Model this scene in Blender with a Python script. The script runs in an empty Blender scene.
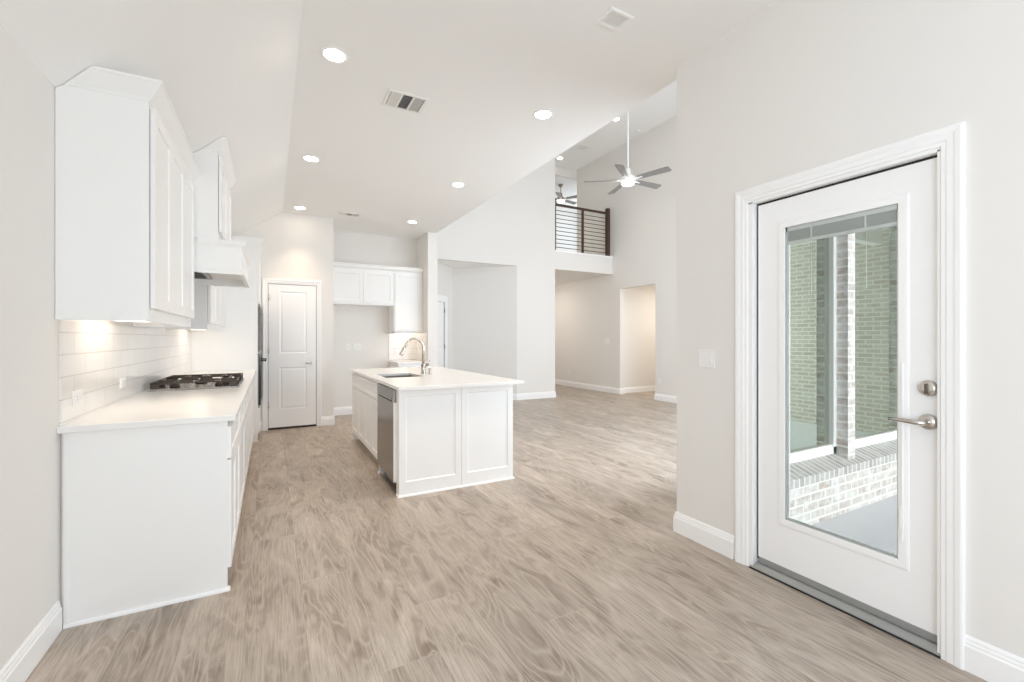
import bpy, bmesh, math, random
from mathutils import Vector, Matrix
random.seed(7)
sc = bpy.context.scene
C = sc.collection
PI = math.pi

# ------------------------------------------------------------------ camera
cd = bpy.data.cameras.new('camera')
cd.sensor_width = 36.0
cd.lens = 444.5 / 1024 * 36.0
cd.shift_y = -0.00215
cd.clip_start = 0.02
cam = bpy.data.objects.new('camera', cd)
cam.location = (0, 0, 1.307)
cam.rotation_euler = (PI / 2, 0, -math.radians(28.52))
C.objects.link(cam)
sc.camera = cam

# ------------------------------------------------------------------ light
world = bpy.data.worlds.new('sky')
sc.world = world
world.use_nodes = True
bg = world.node_tree.nodes['Background']
bg.inputs[0].default_value = (0.93, 0.97, 1.0, 1)
bg.inputs[1].default_value = 3.1

def area(name, loc, rot, sx, sy, power, col=(1, 1, 1)):
    l = bpy.data.lights.new(name, 'AREA')
    l.shape = 'RECTANGLE'
    l.size = sx; l.size_y = sy
    l.energy = power; l.color = col
    o = bpy.data.objects.new(name, l)
    o.location = loc; o.rotation_euler = rot
    C.objects.link(o)
    return o
XL0 = -0.838
DAY = (0.81, 0.90, 1.0)
# daylight entering by the dining windows behind the camera (tilted up a little: much of it comes off the ground)
for k, x in enumerate((-0.05, 1.45)):
    area('daylight_dining', (x, -2.40, 1.20), (PI / 2 + 0.1, 0, 0), 1.2, 1.5, 13.5, DAY)
area('daylight_dining_side', (2.30, -0.50, 1.35), (PI / 2 - 0.1, 0, PI / 2), 1.4, 1.6, 23, DAY)
area('fill_dining_left', (XL0 + 0.12, -1.45, 1.30), (PI / 2 - 0.1, 0, -PI / 2), 1.5, 1.6, 27, DAY)  # added light to brighten the patio door and its wall
# daylight in the high windows of the great room and in its patio windows
for x in (3.57, 4.92, 6.27):
    area('daylight_great_room', (x, 2.75, 4.0), (PI / 2 - 0.8, 0, 0), 1.2, 1.4, 14, DAY)
    area('daylight_patio_window', (x, 2.50, 1.45), (PI / 2 + 0.05, 0, 0), 1.2, 1.9, 25, DAY)
# daylight in the loft and added lights, without fittings, in the two halls
area('daylight_loft', (9.6, 11.0, 4.7), (0, PI / 2, 0), 1.4, 1.4, 20, DAY)
area('fill_bedroom_hall', (8.7, 7.0, 2.56), (0, 0, 0), 0.6, 0.6, 11, (1, 0.92, 0.82))
area('fill_entry_hall', (6.0, 10.4, 2.82), (0, 0, 0), 0.8, 0.8, 9, (1, 0.93, 0.85))

vs = sc.view_settings
vs.view_transform = 'Standard'
try: vs.look = 'None'
except Exception: pass
vs.gamma = 1.0
vs.use_curve_mapping = False
vs.exposure = 0.80
sc.cycles.use_denoising = True
sc.cycles.max_bounces = 14
sc.cycles.diffuse_bounces = 12
sc.cycles.glossy_bounces = 6
sc.cycles.transparent_max_bounces = 12
sc.cycles.sample_clamp_indirect = 6.0
sc.cycles.caustics_reflective = False
sc.cycles.caustics_refractive = False

# ------------------------------------------------------------------ materials
def mat(name, col, rough=0.5, metal=0.0, spec=0.5, bump=None, coat=0.0):
    m = bpy.data.materials.new(name); m.use_nodes = True
    nt = m.node_tree; b = nt.nodes['Principled BSDF']
    b.inputs['Base Color'].default_value = (*col, 1)
    b.inputs['Roughness'].default_value = rough
    b.inputs['Metallic'].default_value = metal
    b.inputs['Specular IOR Level'].default_value = spec
    b.inputs['Coat Weight'].default_value = coat
    if bump:
        tc = nt.nodes.new('ShaderNodeTexCoord')
        n = nt.nodes.new('ShaderNodeTexNoise'); n.inputs['Scale'].default_value = bump[0]; n.inputs['Detail'].default_value = 3
        bp = nt.nodes.new('ShaderNodeBump'); bp.inputs['Strength'].default_value = bump[1]; bp.inputs['Distance'].default_value = 0.002
        nt.links.new(tc.outputs['Object'], n.inputs['Vector'])
        nt.links.new(n.outputs['Fac'], bp.inputs['Height'])
        nt.links.new(bp.outputs['Normal'], b.inputs['Normal'])
    return m

def emis(name, col, strength):
    m = bpy.data.materials.new(name); m.use_nodes = True
    b = m.node_tree.nodes['Principled BSDF']
    b.inputs['Base Color'].default_value = (0.9, 0.9, 0.9, 1)
    b.inputs['Emission Color'].default_value = (*col, 1)
    b.inputs['Emission Strength'].default_value = strength
    return m

def nn(nt, t, **kw):
    n = nt.nodes.new(t)
    for k, v in kw.items():
        if k in n.inputs.keys(): n.inputs[k].default_value = v
        else: setattr(n, k, v)
    return n

def mth(nt, op, a, b=None, c=None):
    n = nt.nodes.new('ShaderNodeMath'); n.operation = op
    for i, x in enumerate((a, b, c)):
        if x is None: continue
        if isinstance(x, (int, float)): n.inputs[i].default_value = x
        else: nt.links.new(x, n.inputs[i])
    return n.outputs[0]

def ramp(nt, fac, stops):
    r = nt.nodes.new('ShaderNodeValToRGB')
    e = r.color_ramp.elements
    while len(e) > 1: e.remove(e[-1])
    e[0].position, e[0].color = stops[0][0], (*stops[0][1], 1)
    for p, c in stops[1:]:
        x = e.new(p); x.color = (*c, 1)
    nt.links.new(fac, r.inputs[0])
    return r.outputs[0]

def mixc(nt, fac, a, b, mode='MIX'):
    n = nt.nodes.new('ShaderNodeMix'); n.data_type = 'RGBA'; n.blend_type = mode
    for i, x in ((0, fac), (6, a), (7, b)):
        if isinstance(x, (int, float)): n.inputs[i].default_value = x
        elif isinstance(x, tuple): n.inputs[i].default_value = (*x, 1)
        else: nt.links.new(x, n.inputs[i])
    return n.outputs[2]

def floor_mat():
    m = bpy.data.materials.new('oak_plank_floor'); m.use_nodes = True
    nt = m.node_tree; b = nt.nodes['Principled BSDF']; L = nt.links
    uv = nn(nt, 'ShaderNodeUVMap')
    sx = nn(nt, 'ShaderNodeSeparateXYZ'); L.new(uv.outputs[0], sx.inputs[0])
    X, Y = sx.outputs[0], sx.outputs[1]
    # planks run along Y: row index across X, each row slid by its own amount
    PW, PL = 0.24, 1.83
    row = mth(nt, 'FLOOR', mth(nt, 'DIVIDE', mth(nt, 'ADD', X, 0.58), PW))
    wn = nn(nt, 'ShaderNodeTexWhiteNoise', noise_dimensions='1D'); L.new(row, wn.inputs['W'])
    yy = mth(nt, 'ADD', mth(nt, 'DIVIDE', Y, PL), mth(nt, 'MULTIPLY', wn.outputs['Value'], 7.0))
    col = mth(nt, 'FLOOR', yy)
    cv = nn(nt, 'ShaderNodeCombineXYZ'); L.new(row, cv.inputs[0]); L.new(col, cv.inputs[1])
    wp = nn(nt, 'ShaderNodeTexWhiteNoise', noise_dimensions='2D'); L.new(cv.outputs[0], wp.inputs['Vector'])
    rnd = wp.outputs['Value']
    fx = mth(nt, 'FRACT', mth(nt, 'DIVIDE', mth(nt, 'ADD', X, 0.58), PW))
    fy = mth(nt, 'FRACT', yy)
    ex = mth(nt, 'MULTIPLY', mth(nt, 'MINIMUM', fx, mth(nt, 'SUBTRACT', 1.0, fx)), PW)
    ey = mth(nt, 'MULTIPLY', mth(nt, 'MINIMUM', fy, mth(nt, 'SUBTRACT', 1.0, fy)), PL)
    edge = mth(nt, 'MINIMUM', ex, ey)
    gap = mth(nt, 'LESS_THAN', edge, 0.0012)
    endj = mth(nt, 'LESS_THAN', ey, 0.0016)
    # grain
    off = mth(nt, 'MULTIPLY', rnd, 37.0)
    gv = nn(nt, 'ShaderNodeCombineXYZ')
    L.new(mth(nt, 'MULTIPLY', X, 5.0), gv.inputs[0]); L.new(mth(nt, 'MULTIPLY', Y, 0.8), gv.inputs[1]); L.new(off, gv.inputs[2])
    n1 = nn(nt, 'ShaderNodeTexNoise', Scale=1.0, Detail=2.0, Roughness=0.5, Distortion=0.35); L.new(gv.outputs[0], n1.inputs['Vector'])
    rings = mth(nt, 'SINE', mth(nt, 'MULTIPLY', n1.outputs['Fac'], 120.0))
    rings = mth(nt, 'MULTIPLY', mth(nt, 'ADD', rings, 1.0), 0.5)
    gv2 = nn(nt, 'ShaderNodeCombineXYZ')
    L.new(mth(nt, 'MULTIPLY', X, 160.0), gv2.inputs[0]); L.new(mth(nt, 'MULTIPLY', Y, 5.0), gv2.inputs[1]); L.new(off, gv2.inputs[2])
    n2 = nn(nt, 'ShaderNodeTexNoise', Scale=1.0, Detail=4.0, Roughness=0.65); L.new(gv2.outputs[0], n2.inputs['Vector'])
    gv3 = nn(nt, 'ShaderNodeCombineXYZ')
    L.new(mth(nt, 'MULTIPLY', X, 6.0), gv3.inputs[0]); L.new(mth(nt, 'MULTIPLY', Y, 1.5), gv3.inputs[1]); L.new(mth(nt, 'ADD', off, 5.0), gv3.inputs[2])
    n3 = nn(nt, 'ShaderNodeTexNoise', Scale=1.0, Detail=5.0, Roughness=0.62, Distortion=1.3); L.new(gv3.outputs[0], n3.inputs['Vector'])
    base = ramp(nt, n3.outputs['Fac'], [(0.28, (0.245, 0.190, 0.146)), (0.42, (0.368, 0.303, 0.246)), (0.55, (0.470, 0.399, 0.334)), (0.74, (0.590, 0.514, 0.444))])
    fine = ramp(nt, n2.outputs['Fac'], [(0.34, (0.74, 0.73, 0.72)), (0.58, (1.06, 1.06, 1.06))])
    c = mixc(nt, 1.0, base, fine, 'MULTIPLY')
    mask = ramp(nt, n3.outputs['Fac'], [(0.40, (1, 1, 1)), (0.58, (0.15, 0.15, 0.15))])
    rr = mth(nt, 'MULTIPLY', mth(nt, 'POWER', rings, 4.0), mth(nt, 'MULTIPLY', mask, 0.36))
    c = mixc(nt, rr, c, (0.70, 0.62, 0.535))
    tint = ramp(nt, rnd, [(0.0, (0.90, 0.895, 0.89)), (1.0, (1.07, 1.07, 1.07))])
    c = mixc(nt, 1.0, c, tint, 'MULTIPLY')
    kv = nn(nt, 'ShaderNodeCombineXYZ'); L.new(mth(nt, 'MULTIPLY', X, 2.6), kv.inputs[0]); L.new(mth(nt, 'MULTIPLY', Y, 0.75), kv.inputs[1]); L.new(off, kv.inputs[2])
    vo = nn(nt, 'ShaderNodeTexVoronoi', Scale=1.0); L.new(kv.outputs[0], vo.inputs['Vector'])
    knot = ramp(nt, vo.outputs['Distance'], [(0.02, (0.55, 0.55, 0.55)), (0.10, (0.0, 0.0, 0.0))])
    c = mixc(nt, knot, c, (0.20, 0.155, 0.12))
    c = mixc(nt, mth(nt, 'MULTIPLY', gap, 0.28), c, (0.16, 0.125, 0.10))
    c = mixc(nt, mth(nt, 'MULTIPLY', endj, 0.5), c, (0.66, 0.58, 0.50))
    L.new(c, b.inputs['Base Color'])
    rg = mth(nt, 'ADD', 0.30, mth(nt, 'MULTIPLY', n2.outputs['Fac'], 0.16))
    L.new(rg, b.inputs['Roughness'])
    b.inputs['Specular IOR Level'].default_value = 0.45
    bp = nn(nt, 'ShaderNodeBump', Strength=0.12, Distance=0.001)
    h = mth(nt, 'SUBTRACT', n2.outputs['Fac'], mth(nt, 'MULTIPLY', gap, 1.5))
    L.new(h, bp.inputs['Height']); L.new(bp.outputs[0], b.inputs['Normal'])
    return m

def brick_mat(name, bw, rh, mortar, c1, c2, cm, rough, noise=None, bump=0.5, coat=0.0, offset=0.5, swap=False):
    m = bpy.data.materials.new(name); m.use_nodes = True
    nt = m.node_tree; b = nt.nodes['Principled BSDF']; L = nt.links
    uv = nn(nt, 'ShaderNodeUVMap')
    br = nn(nt, 'ShaderNodeTexBrick')
    br.inputs['Scale'].default_value = 1.0
    br.inputs['Brick Width'].default_value = bw; br.inputs['Row Height'].default_value = rh
    br.inputs['Mortar Size'].default_value = mortar; br.inputs['Mortar Smooth'].default_value = 0.15
    br.inputs['Color1'].default_value = (*c1, 1); br.inputs['Color2'].default_value = (*c2, 1); br.inputs['Mortar'].default_value = (*cm, 1)
    br.offset = offset
    mp = nn(nt, 'ShaderNodeMapping')
    mp.inputs['Location'].default_value = (0.013, -0.004, 0)
    if swap: mp.inputs['Rotation'].default_value = (0, 0, PI / 2)
    L.new(uv.outputs[0], mp.inputs['Vector']); L.new(mp.outputs[0], br.inputs['Vector'])
    c = br.outputs['Color']
    if noise:
        sc_, lo, hi, white = noise
        n = nn(nt, 'ShaderNodeTexNoise', Scale=sc_, Detail=5.0, Roughness=0.7)
        L.new(uv.outputs[0], n.inputs['Vector'])
        f = ramp(nt, n.outputs['Fac'], [(lo, (0, 0, 0)), (hi, (1, 1, 1))])
        c = mixc(nt, f, c, white)
    L.new(c, b.inputs['Base Color'])
    b.inputs['Roughness'].default_value = rough
    b.inputs['Coat Weight'].default_value = coat
    bp = nn(nt, 'ShaderNodeBump', Strength=bump, Distance=0.004); bp.invert = True
    L.new(br.outputs['Fac'], bp.inputs['Height']); L.new(bp.outputs[0], b.inputs['Normal'])
    return m

def glass_mat(name, tint, refl, fres=True):
    m = bpy.data.materials.new(name); m.use_nodes = True
    nt = m.node_tree; L = nt.links
    out = nt.nodes['Material Output']; nt.nodes.remove(nt.nodes['Principled BSDF'])
    t = nn(nt, 'ShaderNodeBsdfTransparent'); t.inputs[0].default_value = (*tint, 1)
    g = nn(nt, 'ShaderNodeBsdfGlossy'); g.inputs[0].default_value = (0.95, 0.97, 0.95, 1); g.inputs['Roughness'].default_value = 0.0
    mx = nn(nt, 'ShaderNodeMixShader')
    if fres:
        f = nn(nt, 'ShaderNodeFresnel'); f.inputs[0].default_value = 1.25
        L.new(f.outputs[0], mx.inputs[0])
    else: mx.inputs[0].default_value = refl
    L.new(t.outputs[0], mx.inputs[1]); L.new(g.outputs[0], mx.inputs[2])
    L.new(mx.outputs[0], out.inputs['Surface'])
    return m

def lowe_mat():
    m = bpy.data.materials.new('low_e_reflective_glass'); m.use_nodes = True
    nt = m.node_tree; L = nt.links
    out = nt.nodes['Material Output']; nt.nodes.remove(nt.nodes['Principled BSDF'])
    d = nn(nt, 'ShaderNodeBsdfTransparent'); d.inputs[0].default_value = (0.16, 0.20, 0.17, 1)
    g = nn(nt, 'ShaderNodeBsdfGlossy'); g.inputs[0].default_value = (0.72, 0.80, 0.70, 1); g.inputs['Roughness'].default_value = 0.01
    mx = nn(nt, 'ShaderNodeMixShader'); mx.inputs[0].default_value = 0.82
    L.new(d.outputs[0], mx.inputs[1]); L.new(g.outputs[0], mx.inputs[2]); L.new(mx.outputs[0], out.inputs['Surface'])
    return m

def steel_mat(name, col, rough, vertical=False):
    m = mat(name, col, rough, 1.0)
    nt = m.node_tree; b = nt.nodes['Principled BSDF']
    tc = nn(nt, 'ShaderNodeTexCoord'); mp = nn(nt, 'ShaderNodeMapping')
    mp.inputs['Scale'].default_value = (3, 3, 400) if not vertical else (400, 400, 3)
    n = nn(nt, 'ShaderNodeTexNoise', Scale=1.0, Detail=2.0)
    nt.links.new(tc.outputs['Object'], mp.inputs[0]); nt.links.new(mp.outputs[0], n.inputs['Vector'])
    bp = nn(nt, 'ShaderNodeBump', Strength=0.04, Distance=0.001)
    nt.links.new(n.outputs['Fac'], bp.inputs['Height']); nt.links.new(bp.outputs[0], b.inputs['Normal'])
    return m

M = dict(
    wall=mat('warm_white_wall_paint', (0.81, 0.79, 0.76), 0.75, spec=0.25, bump=(140, 0.08)),
    ceil=mat('ceiling_paint', (0.885, 0.88, 0.865), 0.85, spec=0.2, bump=(110, 0.10)),
    trim=mat('white_trim_enamel', (0.93, 0.93, 0.925), 0.38),
    cab=mat('white_cabinet_lacquer', (0.90, 0.90, 0.89), 0.36),
    dark=mat('gap_shade', (0.03, 0.028, 0.026), 0.8),  # shade inside gaps and slots put into the colour
    quartz=mat('white_quartz', (0.88, 0.87, 0.85), 0.22, spec=0.5),
    steel=steel_mat('brushed_stainless', (0.37, 0.355, 0.335), 0.24),
    steeldark=mat('dark_stainless', (0.20, 0.185, 0.17), 0.42, 1.0),  # one even darker steel of the oven and microwave
    sinksteel=steel_mat('sink_steel', (0.42, 0.40, 0.38), 0.28),
    nickel=mat('satin_nickel', (0.62, 0.585, 0.54), 0.24, 1.0),
    chrome=mat('chrome', (0.72, 0.72, 0.72), 0.12, 1.0),
    iron=mat('cast_iron', (0.075, 0.052, 0.040), 0.5, bump=(260, 0.3)),
    blackglass=mat('black_oven_glass', (0.012, 0.012, 0.013), 0.08),
    blackpl=mat('black_plastic', (0.02, 0.02, 0.02), 0.45),
    railwood=mat('dark_stained_rail_wood', (0.062, 0.032, 0.018), 0.45, bump=(60, 0.2)),
    railiron=mat('bronze_rail_bar', (0.055, 0.040, 0.032), 0.45, 0.4),
    plate=mat('white_switch_plate', (0.86, 0.855, 0.84), 0.35),
    blade=mat('silver_fan_blade', (0.27, 0.265, 0.255), 0.5, 0.2),
    fanwhite=mat('white_fan_metal', (0.86, 0.855, 0.84), 0.35),
    bronze=mat('aged_nickel_fan', (0.36, 0.30, 0.23), 0.35, 0.8),
    vent=mat('white_vent_metal', (0.84, 0.83, 0.80), 0.45),
    ventdark=mat('duct_shadow', (0.10, 0.098, 0.095), 0.8),
    sill=mat('worn_threshold_metal', (0.37, 0.37, 0.36), 0.5, 0.35, bump=(60, 1.0)),
    black_strip=mat('black_door_strip', (0.02, 0.02, 0.02), 0.7),
    concrete=mat('patio_concrete', (0.62, 0.62, 0.65), 0.85, bump=(30, 0.3)),
    vinyl=mat('white_vinyl', (0.87, 0.87, 0.86), 0.4),
    blind=mat('grey_blind_slats', (0.72, 0.72, 0.71), 0.6),
    cord=mat('blind_cord', (0.80, 0.81, 0.78), 0.7),
    lamp=emis('recessed_lamp', (1.0, 0.85, 0.68), 15.0),
    lampcool=emis('fan_lamp', (1.0, 0.94, 0.86), 4.0),
    strip=emis('under_cabinet_strip', (1.0, 0.86, 0.70), 2.5),
)
M['floor'] = floor_mat()
M['tile'] = brick_mat('glossy_subway_tile', 0.305, 0.1025, 0.0028, (0.84, 0.81, 0.775), (0.865, 0.84, 0.81), (0.70, 0.64, 0.58), 0.16, bump=0.5)
M['brick'] = brick_mat('whitewashed_brick', 0.20, 0.068, 0.009, (0.46, 0.385, 0.345), (0.62, 0.57, 0.545), (0.80, 0.78, 0.76), 0.9, noise=(9.0, 0.42, 0.66, (0.78, 0.77, 0.765)), bump=0.7)
M['brickgrey'] = brick_mat('grey_brown_brick', 0.20, 0.068, 0.009, (0.43, 0.38, 0.34), (0.53, 0.48, 0.44), (0.66, 0.64, 0.61), 0.9, noise=(7.0, 0.52, 0.75, (0.60, 0.57, 0.55)), bump=0.7)
M['rowlock'] = brick_mat('rowlock_sill_brick', 0.068, 0.30, 0.008, (0.38, 0.345, 0.33), (0.52, 0.49, 0.475), (0.74, 0.73, 0.72), 0.9, noise=(12.0, 0.5, 0.75, (0.66, 0.65, 0.645)), bump=0.7, offset=0.0)
M['glass'] = glass_mat('clear_door_glass', (0.97, 0.985, 0.975), 0.06)
M['lowe'] = lowe_mat()

# ------------------------------------------------------------------ mesh builder
class MB:
    def __init__(s): s.bm = bmesh.new()
    def quad(s, pts):
        return s.bm.faces.new([s.bm.verts.new(p) for p in pts])
    def box(s, x0, x1, y0, y1, z0, z1):
        if x1 < x0: x0, x1 = x1, x0
        if y1 < y0: y0, y1 = y1, y0
        if z1 < z0: z0, z1 = z1, z0
        v = [s.bm.verts.new(p) for p in ((x0, y0, z0), (x1, y0, z0), (x1, y1, z0), (x0, y1, z0), (x0, y0, z1), (x1, y0, z1), (x1, y1, z1), (x0, y1, z1))]
        for f in ((3, 2, 1, 0), (4, 5, 6, 7), (0, 1, 5, 4), (1, 2, 6, 5), (2, 3, 7, 6), (3, 0, 4, 7)):
            s.bm.faces.new([v[i] for i in f])
        return s
    def prism(s, poly, axis, a, b):
        """polygon extruded along an axis: axis x -> poly (y,z), y -> (x,z), z -> (x,y)"""
        def P(p, t):
            return {'x': (t, p[0], p[1]), 'y': (p[0], t, p[1]), 'z': (p[0], p[1], t)}[axis]
        A = [s.bm.verts.new(P(p, a)) for p in poly]; B = [s.bm.verts.new(P(p, b)) for p in poly]
        n = len(poly)
        s.bm.faces.new(A); s.bm.faces.new(B[::-1])
        for i in range(n): s.bm.faces.new([A[i], B[i], B[(i + 1) % n], A[(i + 1) % n]])
        return s
    def sweep(s, prof, path, cap=True):
        """closed profile [(d,z)] along open xy path [(x,y)], d measured to the right of travel, mitred corners"""
        n = len(path); rings = []
        for i, p in enumerate(path):
            p = Vector(p)
            din = (p - Vector(path[i - 1])).normalized() if i > 0 else None
            dout = (Vector(path[i + 1]) - p).normalized() if i < n - 1 else None
            if din is None: din = dout
            if dout is None: dout = din
            n1 = Vector((din.y, -din.x)); n2 = Vector((dout.y, -dout.x))
            m = (n1 + n2); m = m / max(1e-6, (m.dot(n1)))
            rings.append([s.bm.verts.new((p.x + m.x * d, p.y + m.y * d, z)) for d, z in prof])
        k = len(prof)
        for a, b in zip(rings, rings[1:]):
            for i in range(k):
                s.bm.faces.new([a[i], a[(i + 1) % k], b[(i + 1) % k], b[i]])
        if cap:
            s.bm.faces.new(rings[0]); s.bm.faces.new(rings[-1][::-1])
        return s
    def tube(s, pts, r, seg=12, cap=True):
        pts = [Vector(p) for p in pts]; rings = []
        rs = r if isinstance(r, (list, tuple)) else [r] * len(pts)
        up = Vector((0, 0, 1))
        t0 = (pts[1] - pts[0]).normalized()
        if abs(t0.dot(up)) > 0.95: up = Vector((1, 0, 0))
        a = t0.cross(up).normalized()
        for i, p in enumerate(pts):
            if i == 0: t = t0
            elif i == len(pts) - 1: t = (pts[i] - pts[i - 1]).normalized()
            else: t = ((pts[i] - pts[i - 1]).normalized() + (pts[i + 1] - pts[i]).normalized()).normalized()
            a = (a - t * a.dot(t)).normalized(); b = t.cross(a)
            rings.append([s.bm.verts.new(p + (a * math.cos(2 * PI * k / seg) + b * math.sin(2 * PI * k / seg)) * rs[i]) for k in range(seg)])
        for A, B in zip(rings, rings[1:]):
            for k in range(seg):
                f = s.bm.faces.new([A[k], A[(k + 1) % seg], B[(k + 1) % seg], B[k]]); f.smooth = True
        if cap:
            s.bm.faces.new(rings[0][::-1]); s.bm.faces.new(rings[-1])
        return s
    def lathe(s, prof, c, seg=24, axis='z', smooth=True):
        """prof [(r,h)] turned about an axis through c"""
        rings = []
        for r, h in prof:
            ring = []
            for k in range(seg):
                t = 2 * PI * k / seg; u, v = r * math.cos(t), r * math.sin(t)
                o = {'z': (u, v, h), 'x': (h, u, v), 'y': (v, h, u)}[axis]
                ring.append(s.bm.verts.new((c[0] + o[0], c[1] + o[1], c[2] + o[2])))
            rings.append(ring)
        for A, B in zip(rings, rings[1:]):
            for k in range(seg):
                f = s.bm.faces.new([A[k], A[(k + 1) % seg], B[(k + 1) % seg], B[k]]); f.smooth = smooth
        s.bm.faces.new(rings[0][::-1]); s.bm.faces.new(rings[-1])
        return s
    def panelled(s, O, U, V, N, w, h, t, cells, depth=0.009, lip=0.008, raise_=None):
        """slab with recessed cells [(u0,v0,u1,v1)]; O is the lower corner of its front face, N outward"""
        O, U, V, N = Vector(O), Vector(U), Vector(V), Vector(N)
        P = lambda u, v, d=0.0: O + U * u + V * v + N * d
        us = sorted({0, w, *[c[0] for c in cells], *[c[2] for c in cells]}); vs_ = sorted({0, h, *[c[1] for c in cells], *[c[3] for c in cells]})
        for u0, u1 in zip(us, us[1:]):
            for v0, v1 in zip(vs_, vs_[1:]):
                cu, cv = (u0 + u1) / 2, (v0 + v1) / 2
                if any(c[0] < cu < c[2] and c[1] < cv < c[3] for c in cells): continue
                s.quad([P(u0, v0), P(u1, v0), P(u1, v1), P(u0, v1)])
        def ring(a, b):
            for i in range(4): s.quad([a[i], a[(i + 1) % 4], b[(i + 1) % 4], b[i]])
        def rect(c, g, d): return [P(c[0] + g, c[1] + g, d), P(c[2] - g, c[1] + g, d), P(c[2] - g, c[3] - g, d), P(c[0] + g, c[3] - g, d)]
        for c in cells:
            steps = [(0, 0), (lip, -depth)]
            if raise_: steps += [(lip + raise_[0], -depth), (lip + raise_[0] + raise_[1], -depth + raise_[2])]
            for a, b in zip(steps, steps[1:]): ring(rect(c, *a), rect(c, *b))
            s.quad(rect(c, *steps[-1]))
        f = [P(0, 0), P(w, 0), P(w, h), P(0, h)]; k = [P(0, 0, -t), P(w, 0, -t), P(w, h, -t), P(0, h, -t)]
        ring(k, f); s.quad(k[::-1])
        return s
    def cut_above(s, co, no):
        g = s.bm.verts[:] + s.bm.edges[:] + s.bm.faces[:]
        bmesh.ops.remove_doubles(s.bm, verts=s.bm.verts, dist=1e-5)
        g = s.bm.verts[:] + s.bm.edges[:] + s.bm.faces[:]
        r = bmesh.ops.bisect_plane(s.bm, geom=g, plane_co=co, plane_no=no, clear_outer=True, dist=1e-5)
        ed = [e for e in s.bm.edges if e.is_boundary]
        if ed:
            try: bmesh.ops.holes_fill(s.bm, edges=ed, sides=0)
            except Exception: pass
        return s
    def build(s, name, m, parent=None, loc=None, bevel=0.0):
        bm = s.bm
        bmesh.ops.remove_doubles(bm, verts=bm.verts, dist=1e-5)
        bmesh.ops.recalc_face_normals(bm, faces=bm.faces)
        uvl = bm.loops.layers.uv.new('UVMap')
        for f in bm.faces:
            n = f.normal; ax = max(range(3), key=lambda i: abs(n[i]))
            for l in f.loops:
                c = l.vert.co
                l[uvl].uv = ((c.y, c.z), (c.x, c.z), (c.x, c.y))[ax]
        org = Vector((0, 0, 0))
        if parent is not None:
            p = parent
            while p.parent: p = p.parent
            org = p.location.copy()
        elif loc is not None: org = Vector(loc)
        if org.length: bmesh.ops.translate(bm, verts=bm.verts, vec=-org)
        me = bpy.data.meshes.new(name); bm.to_mesh(me); bm.free()
        me.materials.append(M[m] if isinstance(m, str) else m)
        o = bpy.data.objects.new(name, me); C.objects.link(o)
        if parent is not None: o.parent = parent
        elif loc is not None: o.location = loc
        if bevel:
            md = o.modifiers.new('bevel', 'BEVEL'); md.width = bevel; md.segments = 2; md.limit_method = 'ANGLE'; md.angle_limit = math.radians(40)
        return o

def tag(o, label, cat, group=None, kind=None):
    o['label'] = label; o['category'] = cat
    if group: o['group'] = group
    if kind: o['kind'] = kind
    return o
def thing(name, label, cat, loc, group=None, kind=None):
    o = bpy.data.objects.new(name, None); o.empty_display_size = 0.1
    o.location = loc; C.objects.link(o)
    return tag(o, label, cat, group, kind)
def dup(root, loc, label, group=None, rotz=0.0):
    r = root.copy(); C.objects.link(r); r.location = loc; r.rotation_euler = (0, 0, rotz); r['label'] = label
    if group: r['group'] = group
    for ch in list(root.children):
        c = ch.copy(); C.objects.link(c); c.parent = r
        for g in list(ch.children):
            d = g.copy(); C.objects.link(d); d.parent = c
    return r
def struct(mb, name, m, label, cat, **kw):
    return tag(mb.build(name, m, **kw), label, cat, kind='structure')

# ------------------------------------------------------------------ levels
XL = -0.838          # kitchen wall
XR = 2.42             # patio-door wall
CZ = 3.15             # kitchen ceiling
XC = 0.155            # crease of the ceiling
ZL = 2.42             # ceiling height at the kitchen wall
XCE = 2.54
XE = 2.565             # edge of the kitchen ceiling / great room begins
GZ = 5.85             # great room ceiling
XG = 7.25             # great room far wall
YB = -2.6             # dining end
YP = 7.25             # pantry wall
YA = 8.10             # fridge alcove back
YH = 8.27             # great room wall with niche
YW = 2.115             # great room window wall
SL = (CZ - ZL) / (XC - XL)
CEILN = Vector((-SL, 0, 1)).normalized()
def under_ceiling(mb, gap=0.004):
    return mb.cut_above(Vector((XL, 0, ZL - gap)), CEILN)

# ------------------------------------------------------------------ floor, ceilings
b = MB(); b.box(XL - 0.15, XR + 0.10, YB - 0.15, YH, -0.06, 0); b.box(XR + 0.10, 10.2, YW - 0.02, YH, -0.06, 0); b.box(2.3, 10.2, YH, 12.6, -0.06, 0)
struct(b, 'floor', 'floor', 'grey brown oak plank floor running through the whole house', 'floor')
b = MB()
b.prism([(XL - 0.15, ZL - 0.15 * SL), (XC, CZ), (XCE, CZ), (XCE, CZ + 0.12), (XC - 0.05, CZ + 0.12), (XL - 0.15, ZL + 0.05)], 'y', YB - 0.15, YH)
struct(b, 'ceiling', 'ceil', 'pale kitchen ceiling with a sloped left side and many lamps', 'ceiling')
b = MB(); b.box(XE - 0.11, XG + 0.15, YW - 0.02, 9.80, GZ, GZ + 0.1)
struct(b, 'ceiling_great_room', 'ceil', 'high great room ceiling above the white fan', 'ceiling')

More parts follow.
